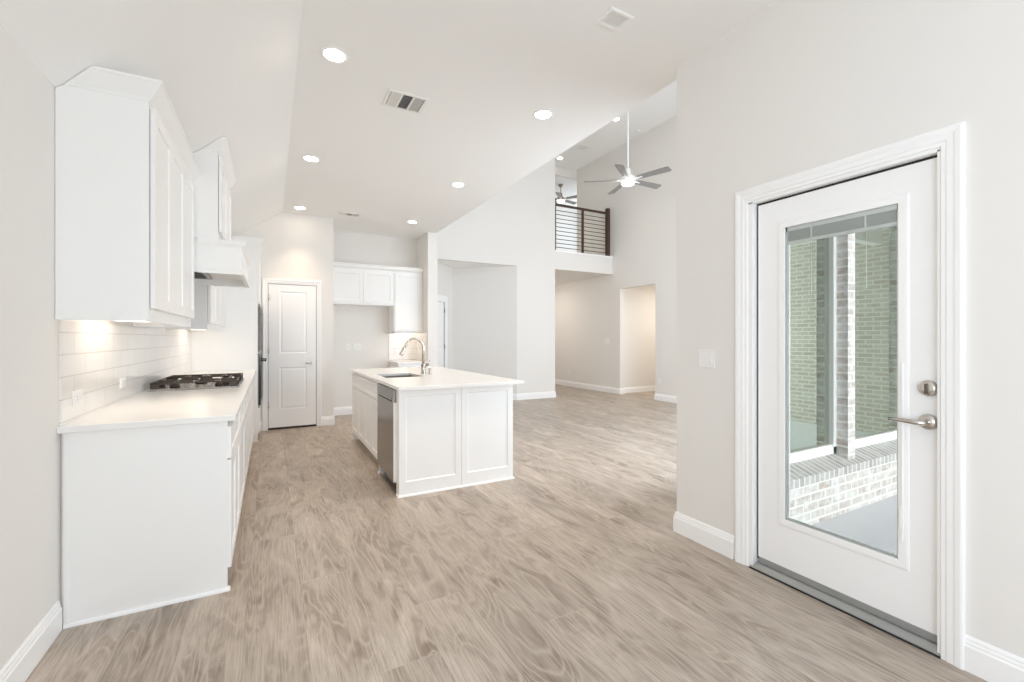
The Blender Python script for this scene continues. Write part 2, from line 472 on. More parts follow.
# ------------------------------------------------------------------ walls
def wall_y(mb, y0, y1, x0, x1, z0, z1, holes=()):
    """wall in an X-Z plane with rectangular holes (xa,xb,za,zb)"""
    xs = sorted({x0, x1, *[h[0] for h in holes], *[h[1] for h in holes]}); zs = sorted({z0, z1, *[h[2] for h in holes], *[h[3] for h in holes]})
    for a, c in zip(xs, xs[1:]):
        run = None
        for d, e in zip(zs, zs[1:]):
            hole = any(h[0] < (a + c) / 2 < h[1] and h[2] < (d + e) / 2 < h[3] for h in holes)
            if not hole: run = (run[0], e) if run else (d, e)
            elif run: mb.box(a, c, y0, y1, *run); run = None
        if run: mb.box(a, c, y0, y1, *run)
    return mb
def wall_x(mb, x0, x1, y0, y1, z0, z1, holes=()):
    t = MB(); wall_y(t, x0, x1, y0, y1, z0, z1, holes)
    for f in t.bm.faces:
        mb.quad([(v.co.y, v.co.x, v.co.z) for v in f.verts])
    t.bm.free(); return mb

b = MB(); wall_x(b, XL - 0.12, XL, YB - 0.12, YP + 0.12, 0, ZL, holes=[(-2.2, -0.7, 0.5, 2.35)])
struct(b, 'wall_left', 'wall', 'warm white wall behind the range counter', 'wall')

DY0, DY1, DZ1 = 0.772, 1.572, 2.085     # patio door opening
b = MB(); wall_x(b, XR, XR + 0.12, YB, YW, 0, CZ, holes=[(DY0 - 0.02, DY1 + 0.02, 0, DZ1), (-1.3, 0.3, 0.5, 2.4)])
struct(b, 'wall_right', 'wall', 'warm white wall around the patio door', 'wall')

b = MB(); wall_y(b, YB - 0.12, YB, XL - 0.12, XR + 0.12, 0, CZ, holes=[(-0.65, 0.55, 0.5, 2.4), (0.85, 2.05, 0.5, 2.4)])
struct(b, 'wall_dining', 'wall', 'white dining wall with two windows', 'wall')

b = MB(); b.box(XL, 0.845, YP, YP + 0.12, 0, CZ); b.box(0.725, 0.845, YP + 0.12, YA, 0, CZ)
under_ceiling(b, 0.0)
struct(b, 'wall_pantry', 'wall', 'cream wall holding the white pantry door', 'wall')
b = MB(); b.box(0.725, XE, YA, YA + 0.12, 0, CZ)
struct(b, 'wall_alcove', 'wall', 'cream back wall of the refrigerator alcove', 'wall')
XK = 2.392
b = MB(); b.box(XK, XE, 7.45, YH + 0.12, 0, CZ)
struct(b, 'wall_column', 'wall', 'narrow white wall end right of the alcove cabinets', 'wall')
b = MB(); b.box(XCE - 0.11, XCE, YW, YH, CZ + 0.12, GZ)
struct(b, 'wall_over_kitchen', 'wall', 'white upper wall of the great room over the kitchen ceiling edge', 'wall')

# great room
HX0, HX1, HZ = XE, 4.61, 2.862
BX0 = 5.59
b = MB(); wall_y(b, YH, YH + 0.12, XE, BX0, 0, GZ, holes=[(HX0, HX1, 0, HZ)])
struct(b, 'wall_niche', 'wall', 'tall white great room wall with the angled hall niche', 'wall')
b = MB()
b.prism([(4.609, YH + 0.001), (4.609, YH + 0.14), (3.54, 9.40), (3.54, 9.25)], 'z', 0, HZ)
struct(b, 'wall_niche_right', 'wall', 'angled white wall forming the right side of the niche', 'wall')
b = MB()
b.prism([(XE + 0.001, YH + 0.001), (XE - 0.08, YH + 0.121), (3.54, 9.40), (3.54, 9.25)], 'z', 0, HZ)
struct(b, 'wall_niche_left', 'wall', 'angled white wall with a door inside the niche', 'wall')
b = MB(); b.prism([(2.35, YH + 0.12), (4.75, YH + 0.12), (3.54, 9.50)], 'z', HZ, HZ + 0.1)
struct(b, 'ceiling_niche', 'ceil', 'low triangular ceiling of the angled niche', 'ceiling')

OY0, OY1, OZ = 6.905, 8.0, 2.49
b = MB(); wall_x(b, XG, XG + 0.13, YW - 0.02, 9.68, 0, GZ, holes=[(OY0, OY1, 0, OZ)]); b.box(XG, XG + 0.13, 9.68, 12.0, 0, 3.15)
struct(b, 'wall_great_room', 'wall', 'tall white far wall of the great room with a doorway', 'wall')
WX = [(2.97, 4.19), (4.305, 5.525), (5.64, 6.86)]
WZ0, WZ1 = 0.42, 2.45
holes = [(a, c, WZ0, WZ1) for a, c in WX] + [(a, c, 3.7, 5.3) for a, c in WX]
b = MB(); wall_y(b, YW - 0.12, YW, XR + 0.12, XG, 0, GZ, holes=holes)
struct(b, 'wall_window_side', 'wall', 'white great room wall holding the patio windows', 'wall')

# bedroom hall behind the doorway
b = MB(); b.box(XG + 0.13, 9.6, 8.10, 8.22, 0, 2.6); b.box(9.6, 9.72, 6.4, 8.22, 0, 2.6); b.box(XG + 0.13, 9.72, 6.4, 6.52, 0, 2.6)
struct(b, 'wall_bedroom_hall', 'wall', 'cream hall wall seen through the far doorway', 'wall')
b = MB(); b.box(XG + 0.13, 9.72, 6.4, 8.22, 2.6, 2.7)
struct(b, 'ceiling_bedroom_hall', 'ceil', 'low ceiling of the hall behind the far doorway', 'ceiling')
# entry hall under the balcony
b = MB(); b.box(BX0 - 0.12, BX0, YH + 0.12, 12.0, 0, 2.865); b.box(BX0 - 0.12, XG + 0.13, 12.0, 12.12, 0, 2.865)
struct(b, 'wall_entry_hall', 'wall', 'white walls of the hall under the balcony', 'wall')
b = MB(); b.box(BX0, XG, YH + 0.0, 12.12, 2.865, 3.255); b.box(XG, 9.72, 9.68, 12.4, 3.0, 3.255); b.box(4.0, BX0, YH + 0.12, 12.4, 3.0, 3.255)
b.box(BX0, XG, 12.12, 12.4, 3.0, 3.255)
struct(b, 'balcony_slab', 'wall', 'white balcony edge and loft floor above the entry hall', 'balcony')
b = MB(); b.box(BX0, XG, YH - 0.018, YH + 0.09, 3.255, 3.292)
struct(b, 'trim_balcony', 'trim', 'thin white cap along the balcony edge under the railing', 'trim')
# loft
b = MB(); b.box(4.0, 9.72, 12.4, 12.52, 3.0, 5.75); b.box(9.72, 9.84, 9.68, 12.52, 3.0, 3.9); b.box(9.72, 9.84, 9.68, 12.52, 5.4, 5.75); b.box(9.72, 9.84, 9.68, 10.3, 3.9, 5.4); b.box(9.72, 9.84, 11.7, 12.52, 3.9, 5.4)
b.box(4.0, XG + 0.13, 9.68, 9.80, 5.62, GZ); b.box(XG + 0.13, 9.72, 9.68, 9.80, 3.15, 5.75); b.box(3.9, 4.0, YH + 0.12, 12.5, 3.0, GZ)
struct(b, 'wall_loft', 'wall', 'white walls of the upstairs loft beyond the railing', 'wall')
b = MB(); b.box(3.9, 9.8, 9.80, 12.5, 5.62, 5.72)
struct(b, 'ceiling_loft', 'ceil', 'white loft ceiling carrying the small fan', 'ceiling')

# ------------------------------------------------------------------ baseboards
BBP = [(0, 0), (0.016, 0), (0.016, 0.098), (0.012, 0.104), (0.012, 0.112), (0.0085, 0.120), (0.0085, 0.127), (0.003, 0.137), (0, 0.137)]
SHOE = [(0.0, 0), (0.013, 0), (0.013, 0.006), (0.009, 0.013), (0, 0.016)]
def baseb(name, paths, label):
    b = MB()
    for p in paths: b.sweep(BBP, p)
    struct(b, name, 'trim', label, 'baseboard')
baseb('baseboard_left', [[(XL, YB), (XL, 2.72)]], 'white stepped baseboard along the left wall')
baseb('baseboard_right', [[(XR + 0.12, YW), (XR, YW), (XR, 1.684)], [(XR, 0.694), (XR, YB)]], 'white stepped baseboard along the patio door wall')
baseb('baseboard_pantry', [[(-0.135, YP), (-0.10, YP)], [(0.66, YP), (0.845, YP), (0.845, YA), (1.88, YA)]], 'white baseboard from pantry door into the alcove')
baseb('baseboard_column', [[(XK, 7.46), (XK, 7.45), (XE, 7.45), (XE, YH)]], 'white baseboard around the narrow wall end')
baseb('baseboard_niche', [[(3.56, 9.232), (4.61, YH), (BX0, YH), (BX0, 12.0)]], 'white baseboard under the tall niche wall')
baseb('baseboard_great_room', [[(XG, 12.0), (XG, OY1), (XG + 0.13, OY1)], [(XG + 0.13, OY0), (XG, OY0), (XG, YW)]], 'white baseboard along the great room far wall')
baseb('baseboard_bedroom_hall', [[(XG + 0.13, 8.10), (9.6, 8.10)]], 'white baseboard inside the far doorway hall')

# ------------------------------------------------------------------ patio door
def casing_prof():
    return [(0, 0), (0.0, 0.009), (0.004, 0.012), (0.020, 0.012), (0.026, 0.016), (0.050, 0.017), (0.058, 0.020), (0.078, 0.022), (0.086, 0.020), (0.090, 0.016), (0.090, 0)]
def casing(mb, O, U, N, w, ztop, z0=0.0, cw=0.09):
    """mitred three-sided casing around an opening of width w starting at O, along U; N out of the wall"""
    O, U, N = Vector(O), Vector(U), Vector(N); k = cw / 0.09
    prof = casing_prof(); rings = []
    for (pu, pz, du, dz) in ((0, z0, -1, 0), (0, ztop, -1, 1), (w, ztop, 1, 1), (w, z0, 1, 0)):
        rings.append([mb.bm.verts.new(O + U * (pu + du * a * k) + Vector((0, 0, pz + dz * a * k)) + N * h) for a, h in prof])
    n = len(prof)
    for A, B in zip(rings, rings[1:]):
        for i in range(n): mb.bm.faces.new([A[i], A[(i + 1) % n], B[(i + 1) % n], B[i]])
    mb.bm.faces.new(rings[0]); mb.bm.faces.new(rings[-1][::-1])
    return mb

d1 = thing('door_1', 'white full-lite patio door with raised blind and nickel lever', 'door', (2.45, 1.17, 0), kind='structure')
b = MB(); casing(b, (XR, 1.600, 0), (0, -1, 0), (-1, 0, 0), 1.600 - 0.762, 2.094, 0, 0.073)
b.build('casing', 'trim', d1)
b = MB()      # jambs, head and stops
b.box(XR - 0.004, XR + 0.12, DY1 + 0.001, DY1 + 0.03, 0, DZ1); b.box(XR - 0.004, XR + 0.12, DY0 - 0.03, DY0 + 0.001, 0, DZ1); b.box(XR - 0.004, XR + 0.12, DY0 - 0.03, DY1 + 0.03, DZ1 - 0.006, DZ1 + 0.012)
b.box(2.497, 2.53, DY1 - 0.012, DY1 + 0.002, 0.03, DZ1); b.box(2.497, 2.53, DY0 - 0.002, DY0 + 0.012, 0.03, DZ1); b.box(2.497, 2.53, DY0, DY1, DZ1 - 0.02, DZ1)
b.build('frame', 'trim', d1)
b = MB()      # weather strip, black also for the shade in the gap round the slab
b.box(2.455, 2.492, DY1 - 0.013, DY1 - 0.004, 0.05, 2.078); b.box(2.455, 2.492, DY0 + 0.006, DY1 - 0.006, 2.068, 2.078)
b.build('weatherstrip_gap_shade', 'black_strip', d1)
SY0, SY1, SZ0, SZ1 = 0.780, 1.560, 0.066, 2.066
GY0, GY1, GZ0, GZ1 = 0.916, 1.408, 0.330, 1.908    # glass opening
b = MB()
t = 0.044
for (y0, y1, z0, z1) in ((SY0, GY0, SZ0, SZ1), (GY1, SY1, SZ0, SZ1), (GY0, GY1, SZ0, GZ0), (GY0, GY1, GZ1, SZ1)): b.box(2.45, 2.45 + t, y0, y1, z0, z1)
slab = b.build('door_slab', 'trim', d1)
b = MB()      # raised lite frame
fo = 0.034
FP = [(0.0, 0.0), (0.0, 0.004), (0.003, 0.006), (0.026, 0.0065), (0.034, 0.0055), (0.040, 0.003), (0.040, 0.0)]
rings = []
for (y, z, sy, sz) in ((GY1, GZ0, 1, -1), (GY1, GZ1, 1, 1), (GY0, GZ1, -1, 1), (GY0, GZ0, -1, -1)):
    rings.append([b.bm.verts.new((2.45 - h + 0.0002, y + sy * a, z + sz * a)) for a, h in FP])
for i in range(4):
    A, B = rings[i], rings[(i + 1) % 4]
    for k in range(len(FP)): b.bm.faces.new([A[k], A[(k + 1) % len(FP)], B[(k + 1) % len(FP)], B[k]])
b.box(2.4555, 2.4705, GY0 - 0.001, GY0 + 0.006, GZ0, GZ1); b.box(2.4555, 2.4705, GY1 - 0.008, GY1 + 0.001, GZ0, GZ1); b.box(2.4555, 2.4705, GY0, GY1, GZ0 - 0.001, GZ0 + 0.005); b.box(2.4555, 2.4705, GY0, GY1, GZ1 - 0.022, GZ1 + 0.001)
b.build('glass_frame', 'trim', slab)
b = MB(); b.box(2.452, 2.455, GY0, GY1, GZ0, GZ1)
b.build('glass_pane', 'glass', slab)
b = MB(); b.box(2.471, 2.474, GY0, GY1, GZ0, GZ1)
b.build('glass_pane', 'glass', slab)
b = MB()      # raised blind between the panes: a stack of slats
z = 1.832
while z < 1.888:
    b.box(2.458, 2.469, GY0 + 0.008, GY1 - 0.010, z, z + 0.0016); z += 0.0024
b.build('blind', 'blind', slab)
b = MB(); b.box(2.4575, 2.4695, GY0 + 0.008, GY1 - 0.010, 1.815, 1.831)
for y in (0.912 + 0.13, 1.280):
    b.box(2.4560, 2.4575, y - 0.004, y + 0.004, 1.820, 1.892)
b.build('blind_rail', 'vinyl', slab)
b = MB()
for y in (1.040, 1.282): b.box(2.4620, 2.4632, y - 0.0010, y + 0.0010, 1.545, 1.82)
b.build('blind_cord', 'cord', slab)
b = MB(); b.box(2.430, 2.441, GY0 - 0.024, GY0 - 0.012, 0.47, 0.57); b.box(2.437, 2.445, GY0 - 0.020, GY0 - 0.016, 0.42, 1.2)
b.build('blind_slider', 'trim', slab)
HYc = 0.812
b = MB(); b.lathe([(0.0, -0.016), (0.020, -0.016), (0.032, -0.010), (0.034, -0.004), (0.034, 0.0)], (2.45, HYc, 1.097), 28, 'x')
db = b.build('deadbolt', 'nickel', d1)
b = MB(); b.box(2.416, 2.435, HYc - 0.002, HYc + 0.003, 1.097 - 0.021, 1.097 + 0.021)
b.build('thumb_turn', 'iron', db)
b = MB(); b.lathe([(0.0, -0.018), (0.012, -0.018), (0.028, -0.012), (0.033, -0.006), (0.034, 0.0)], (2.45, HYc, 0.955), 28, 'x')
hn = b.build('handle', 'nickel', d1)
b = MB(); b.tube([(2.433, HYc, 0.955), (2.405, HYc, 0.955), (2.392, HYc + 0.006, 0.955), (2.387, HYc + 0.025, 0.955), (2.387, HYc + 0.07, 0.957), (2.389, HYc + 0.115, 0.957)], [0.012, 0.012, 0.0125, 0.0105, 0.008, 0.0065], 14)
b.build('lever', 'nickel', hn)
b = MB(); b.prism([(XR - 0.012, 0), (XR - 0.012, 0.010), (XR + 0.02, 0.028), (2.60, 0.030), (2.60, -0.05), (XR, -0.05)], 'y', DY0 - 0.012, DY1 + 0.012)
b.build('threshold', 'sill', d1)
b = MB(); b.box(2.454, 2.490, SY0 + 0.002, SY1 - 0.002, 0.0305, 0.066)
b.build('door_sweep', 'sill', d1)
b = MB(); b.box(XR - 0.018, XR - 0.0125, DY0 - 0.012, DY1 + 0.012, 0.0003, 0.007)
b.build('sill_dark_line', 'black_strip', d1)  # thin black bar along the foot of the threshold

# ------------------------------------------------------------------ patio outside
b = MB(); b.box(XR + 0.18, 8.1, -6.0, 1.9, -0.25, -0.10)
struct(b, 'patio_floor', 'concrete', 'pale concrete patio slab outside the glass door', 'patio')
b = MB(); PX = 7.9; b.box(XR + 0.18, PX, 1.872, 2.02, -0.25, 0.285)
for (a, c, zt) in ((XR + 0.18, WX[0][0], 2.9), (WX[0][1], WX[1][0], 2.45), (WX[1][1], WX[2][0], 2.45), (WX[2][1], PX, 2.9)): b.box(a, c, 1.90, 2.02, 0.285, zt)
b.box(WX[0][0], WX[2][1], 1.90, 2.02, 2.45, 2.9)
struct(b, 'wall_patio', 'brick', 'whitewashed brick wall with low sill outside the door', 'wall')
b = MB(); b.prism([(1.845, 0.225), (1.845, 0.287), (2.02, 0.355), (2.02, 0.285), (1.872, 0.285), (1.872, 0.225)], 'x', XR + 0.18, PX)
struct(b, 'trim_brick_sill', 'rowlock', 'sloped grey rowlock brick sill below the patio windows', 'sill')
b = MB(); b.box(XR + 0.12, XR + 0.18, YB, -1.3, -0.25, 2.9); b.box(XR + 0.12, XR + 0.18, 0.3, DY0 - 0.03, -0.25, 2.9); b.box(XR + 0.12, XR + 0.18, -1.3, 0.3, -0.25, 0.5); b.box(XR + 0.12, XR + 0.18, -1.3, 0.3, 2.4, 2.9); b.box(XR + 0.12, XR + 0.18, DY1 + 0.03, 1.90, -0.25, 2.9); b.box(XR + 0.12, XR + 0.18, DY0 - 0.03, DY1 + 0.03, DZ1 + 0.012, 2.9)
struct(b, 'wall_patio_door_side', 'brick', 'brick outside face of the patio door wall', 'wall')
b = MB(); b.box(7.9, 8.1, -2.4, 2.02, -0.25, 2.9)
struct(b, 'wall_patio_end', 'brickgrey', 'brick wall closing the patio, mirrored in the window glass', 'wall')
b = MB(); b.box(XR + 0.18, 8.1, -2.1, 2.02, 2.9, 3.0)
struct(b, 'ceiling_patio', 'trim', 'white boarded patio ceiling', 'ceiling')
b = MB(); b.box(XR + 0.18, 7.6, 0.90, 1.02, 2.64, 2.9)
struct(b, 'beam_patio', 'trim', 'white patio beam mirrored in the window glass', 'beam')
for i, (a, c) in enumerate(WX):
    lab = ('white framed patio window left of the brick pier', 'white framed patio window right of the brick pier', 'white framed patio window farthest along the wall')[i]
    w = thing('window_%d' % (i + 1), lab, 'window', ((a + c) / 2, 2.0, WZ0), kind='structure')
    b = MB(); e = 0.045; z0 = 0.345
    for (x0, x1, y0, y1) in ((a, a + e, z0, WZ1), (c - e, c, z0, WZ1), (a, c, z0, z0 + 0.055), (a, c, WZ1 - e, WZ1)): b.box(x0, x1, 1.985, 2.06, y0, y1)
    b.build('window_frame', 'vinyl', w)
    b = MB(); b.box(a + e, c - e, 2.02, 2.026, z0 + 0.055, WZ1 - e)
    b.build('window_pane', 'lowe', w)
for i, x in enumerate((-0.05, 1.45)):
    w = thing('window_%d' % (i + 4), ('left', 'right')[i] + ' window of the dining end wall', 'window', (x, YB - 0.06, 0.5), kind='structure')
    b = MB()
    for (x0, x1, z0, z1) in ((x - 0.6, x - 0.55, 0.5, 2.4), (x + 0.55, x + 0.6, 0.5, 2.4), (x - 0.6, x + 0.6, 0.5, 0.55), (x - 0.6, x + 0.6, 2.35, 2.4), (x - 0.6, x + 0.6, 1.43, 1.47)): b.box(x0, x1, YB - 0.09, YB - 0.04, z0, z1)
    b.build('window_frame', 'vinyl', w)
    b = MB(); b.box(x - 0.55, x + 0.55, YB - 0.068, YB - 0.062, 0.55, 2.35); b.build('window_pane', 'lowe', w)
w = thing('window_6', 'wide dining window facing the patio', 'window', (XR + 0.06, -0.5, 0.5), kind='structure')
b = MB()
for (y0, y1, z0, z1) in ((-1.3, -1.25, 0.5, 2.4), (0.25, 0.3, 0.5, 2.4), (-1.3, 0.3, 0.5, 0.55), (-1.3, 0.3, 2.35, 2.4), (-0.53, -0.47, 0.5, 2.4)): b.box(XR + 0.04, XR + 0.09, y0, y1, z0, z1)
b.build('window_frame', 'vinyl', w)
b = MB(); b.box(XR + 0.062, XR + 0.068, -1.25, 0.25, 0.55, 2.35); b.build('window_pane', 'lowe', w)
w = thing('window_10', 'added window, out of view, in the wall that continues the range wall', 'window', (XL - 0.06, -1.45, 0.5), kind='structure')  # unseen window, put in to go with the added light on the door
b = MB()
for (y0, y1, z0, z1) in ((-2.2, -2.15, 0.5, 2.35), (-0.75, -0.7, 0.5, 2.35), (-2.2, -0.7, 0.5, 0.55), (-2.2, -0.7, 2.3, 2.35)): b.box(XL - 0.09, XL - 0.04, y0, y1, z0, z1)
b.build('window_frame', 'vinyl', w)
b = MB(); b.box(XL - 0.068, XL - 0.062, -2.15, -0.75, 0.55, 2.3); b.build('window_pane', 'lowe', w)
for i, (a, c) in enumerate(WX):
    w = thing('window_%d' % (i + 7), 'high great room window, ' + ('first', 'second', 'third')[i] + ' along the wall', 'window', ((a + c) / 2, 2.0, 3.7), kind='structure')
    b = MB()
    for (x0, x1, y0, y1) in ((a, a + 0.05, 3.7, 5.3), (c - 0.05, c, 3.7, 5.3), (a, c, 3.7, 3.75), (a, c, 5.25, 5.3)): b.box(x0, x1, 2.04, 2.10, y0, y1)
    b.build('window_frame', 'vinyl', w)
    b = MB(); b.box(a + 0.05, c - 0.05, 2.062, 2.068, 3.75, 5.25); b.build('window_pane', 'lowe', w)

w = thing('window_11', 'loft window high beyond the railing', 'window', (9.78, 11.0, 3.9), kind='structure')
b = MB()
for (y0, y1, z0, z1) in ((10.3, 10.35, 3.9, 5.4), (11.65, 11.7, 3.9, 5.4), (10.3, 11.7, 3.9, 3.95), (10.3, 11.7, 5.35, 5.4)): b.box(9.74, 9.80, y0, y1, z0, z1)
b.build('window_frame', 'vinyl', w)
b = MB(); b.box(9.765, 9.771, 10.35, 11.65, 3.95, 5.35); b.build('window_pane', 'lowe', w)

# ------------------------------------------------------------------ interior doors
def panel_door(name, label, O, U, N, w, ztop, hinge_left=True, cw=0.07, ajar=0.0):
    """two-panel door; O lower left corner of the opening in the wall face, U along, N out"""
    O, U, N = Vector(O), Vector(U), Vector(N)
    r = thing(name, label, 'door', tuple(O + U * w / 2), kind='structure')
    b = MB(); casing(b, O, U, N, w, ztop, 0, cw); b.build('casing', 'trim', r)
    b = MB(); g = 0.006 + ajar; h = ztop - 0.036
    cu0, cu1 = 0.14 * w / 0.61 + 0.01, w - 0.12 * w / 0.61 - 0.012
    W = w - 2 * g
    cells = [(W * 0.225, 0.255, W * 0.80, 0.865), (W * 0.225, 1.065, W * 0.80, 1.965)]
    b.panelled(O + U * g + Vector((0, 0, 0.030)) + N * 0.006, U, (0, 0, 1), N, W, h, 0.02, cells, 0.0055, 0.014, (0.006, 0.022, 0.004))
    sl = b.build('door_slab', 'trim', r)
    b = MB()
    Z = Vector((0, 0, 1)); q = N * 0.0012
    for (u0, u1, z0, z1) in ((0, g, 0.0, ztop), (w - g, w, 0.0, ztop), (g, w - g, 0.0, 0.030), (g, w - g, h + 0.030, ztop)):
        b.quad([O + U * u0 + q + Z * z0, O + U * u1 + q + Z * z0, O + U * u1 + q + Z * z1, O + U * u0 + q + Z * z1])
    b.build('door_gap_shade', 'dark', r)  # dark strips: shade of the open gap round the slab as colour
    hu = 0.008 if hinge_left else w - 0.008
    for z in (0.36, 1.14, 1.90):
        p = O + U * (hu) + N * 0.014
        b = MB(); b.tube([p + Vector((0, 0, z - 0.045)), p + Vector((0, 0, z + 0.045))], 0.007, 10); b.build('hinge', 'nickel', r)
    ku = w - 0.055 if hinge_left else 0.055
    sgn = -1 if hinge_left else 1
    p = O + U * ku + Vector((0, 0, 0.95)) + N * 0.012
    b = MB(); b.tube([p, p + N * 0.012], [0.028, 0.024], 18); b.tube([p + N * 0.012, p + N * 0.045, p + N * 0.052 + U * sgn * 0.02, p + N * 0.052 + U * sgn * 0.10], [0.010, 0.010, 0.0095, 0.007], 12)
    b.build('handle', 'nickel', r)
    return r
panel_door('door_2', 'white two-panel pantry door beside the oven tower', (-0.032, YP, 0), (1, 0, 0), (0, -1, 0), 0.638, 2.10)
s2 = math.sqrt(0.5)
A0 = Vector((XE + 0.001, YH + 0.001)); A1 = Vector((3.54, 9.25)); dv = (A1 - A0).normalized()
w3 = 0.71
st = A1 - dv * (w3 + 0.44)
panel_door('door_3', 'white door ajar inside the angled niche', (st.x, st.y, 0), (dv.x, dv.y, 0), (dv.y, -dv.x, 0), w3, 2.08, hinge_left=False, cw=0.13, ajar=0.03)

# ------------------------------------------------------------------ kitchen run: counters and cabinets
CB, CT, CF = 0.884, 0.914, -0.158
def shaker(mb, O, U, N, w, h, t=0.019, rail=0.057):
    mb.panelled(O, U, (0, 0, 1), N, w, h, t, [(rail, rail, w - rail, h - rail)], 0.008, 0.006)
    return mb
def slabfront(mb, O, U, N, w, h, t=0.019):
    rail = min(0.032, h * 0.22)
    mb.panelled(O, U, (0, 0, 1), N, w, h, t, [(rail, rail, w - rail, h - rail)], 0.006, 0.006)
    return mb

XF = -0.203      # base cabinet face frame
def base_cabinet(y0, y1, label, ndoor, drawers, endpanel=False, group='base cabinets under the range counter'):
    r = thing('base_cabinet', label, 'cabinet', ((XL + XF) / 2, (y0 + y1) / 2, 0), group)
    b = MB(); b.box(XL + 0.002, XF, y0 + (0.02 if endpanel else 0.0005), y1 - 0.0005, 0.105, CB - 0.001); b.box(XL + 0.002, -0.275, y0 + 0.02, y1 - 0.0005, 0, 0.105)
    b.build('body', 'cab', r)
    if endpanel:
        b = MB(); b.box(XL + 0.017, XF + 0.006, y0, y0 + 0.02, 0, CB - 0.001); b.box(XL + 0.016, XL + 0.035, y0 - 0.004, y0, 0, CB - 0.002)
        b.build('end_panel', 'cab', r)
        b = MB(); b.sweep(SHOE, [(XL + 0.017, y0), (XF + 0.006, y0), (XF + 0.006, y0 + 0.022)])
        b.build('shoe_moulding', 'trim', r)
    n = ndoor; w = (y1 - y0 - 0.012) / n
    for i in range(n):
        ya = y0 + 0.008 + i * w
        b = MB(); shaker(b, (XF + 0.0235, ya, 0.115), (0, 1, 0), (1, 0, 0), w - 0.004, 0.56); b.build('door', 'cab', r)
    w = (y1 - y0 - 0.012) / drawers
    for i in range(drawers):
        ya = y0 + 0.008 + i * w
        b = MB(); slabfront(b, (XF + 0.0235, ya, 0.685), (0, 1, 0), (1, 0, 0), w - 0.004, 0.165); b.build('drawer', 'cab', r)
    return r
base_cabinet(2.735, 3.50, 'white base cabinet ending the range counter, with plain side panel', 2, 1, True)
base_cabinet(3.50, 4.16, 'white base cabinet between the end unit and the cooktop unit', 1, 1)
base_cabinet(4.16, 5.10, 'white base cabinet directly under the gas cooktop', 2, 1)
base_cabinet(5.10, 6.49, 'white base cabinet touching the oven tower', 3, 3)
b = MB(); b.box(XL + 0.001, CF, 2.703, 6.488, CB, CT)
tag(b.build('countertop', 'quartz', loc=(-0.49, 4.6, CB), bevel=0.003), 'long white quartz countertop under the gas cooktop', 'countertop')
b = MB(); b.box(XL + 0.0005, XL + 0.009, 2.735, 6.488, CT + 0.0005, 1.390)
tag(b.build('backsplash', 'tile', loc=(XL, 4.6, CT)), 'glossy cream subway tile backsplash over the range counter', 'backsplash')

b = MB(); b.box(XL + 0.0005, XL + 0.009, 3.972, 4.928, 1.3915, 1.79)
tag(b.build('backsplash', 'tile', loc=(XL, 4.45, 1.3915)), 'tile patch under the range hood, higher than the rest', 'backsplash')

# upper cabinets -----------------------------------------------------------------
CROWN = [(0.0, 0.0), (0.005, 0.0), (0.010, 0.010), (0.030, 0.034), (0.056, 0.070), (0.062, 0.074), (0.062, 0.086), (0.0, 0.086)]
def crown(mb, path, z, k=1.0):
    return mb.sweep([(d, z + h * k) for d, h in CROWN], path)
XU = -0.510      # upper face frame; door fronts at -.50
UB = 1.392
def upper_cabinet(y0, y1, label, nd, xf=XU, z0=UB, z1=2.43, near_return=True, group='upper cabinets on the range wall', zc=None, light=True, kcrown=1.0):
    r = thing('upper_cabinet', label, 'cabinet', ((XL + xf) / 2, (y0 + y1) / 2, z0), group)
    b = MB(); b.box(XL + 0.002, xf, y0 + 0.001, y1 - 0.001, z0 + 0.03, z1 + 0.03)
    b.box(xf - 0.02, xf, y0 + 0.001, y1 - 0.001, z0, z0 + 0.03); b.box(XL + 0.002, xf - 0.02, y0 + 0.001, y0 + 0.019, z0, z0 + 0.03); b.box(XL + 0.002, xf - 0.02, y1 - 0.019, y1 - 0.001, z0, z0 + 0.03)
    under_ceiling(b)
    b.build('body', 'cab', r)
    w = (y1 - y0 - 0.024) / nd
    zt = (zc or z1) - 0.015
    for i in range(nd):
        b = MB(); shaker(b, (xf + 0.0225, y0 + 0.014 + i * w, z0 + 0.062), (0, 1, 0), (1, 0, 0), w - 0.004, zt - (z0 + 0.062)); b.build('door', 'cab', r)
    b = MB()
    path = [(XL + 0.002, y0 + 0.001), (xf, y0 + 0.001), (xf, y1 - 0.001)]
    crown(b, path if near_return else path[1:], z1 + 0.008, kcrown)
    under_ceiling(b)
    b.build('crown', 'cab', r)
    if light:
        b = MB(); b.box(XL + 0.06, XL + 0.20, light[0], light[1], z0 + 0.018, z0 + 0.0295); b.build('light_strip', 'strip', r)
    return r
upper_cabinet(2.690, 3.968, 'large white upper cabinet next to the bare wall end, crown against sloped ceiling', 3, light=(2.95, 3.45))
upper_cabinet(4.932, 6.488, 'white upper cabinet between range hood and oven tower', 3, near_return=False, light=(5.70, 6.15))
hc = upper_cabinet(3.970, 4.930, 'narrow white cabinet above the range hood', 2, xf=-0.345, z0=2.05, z1=2.695, light=False, kcrown=1.15)

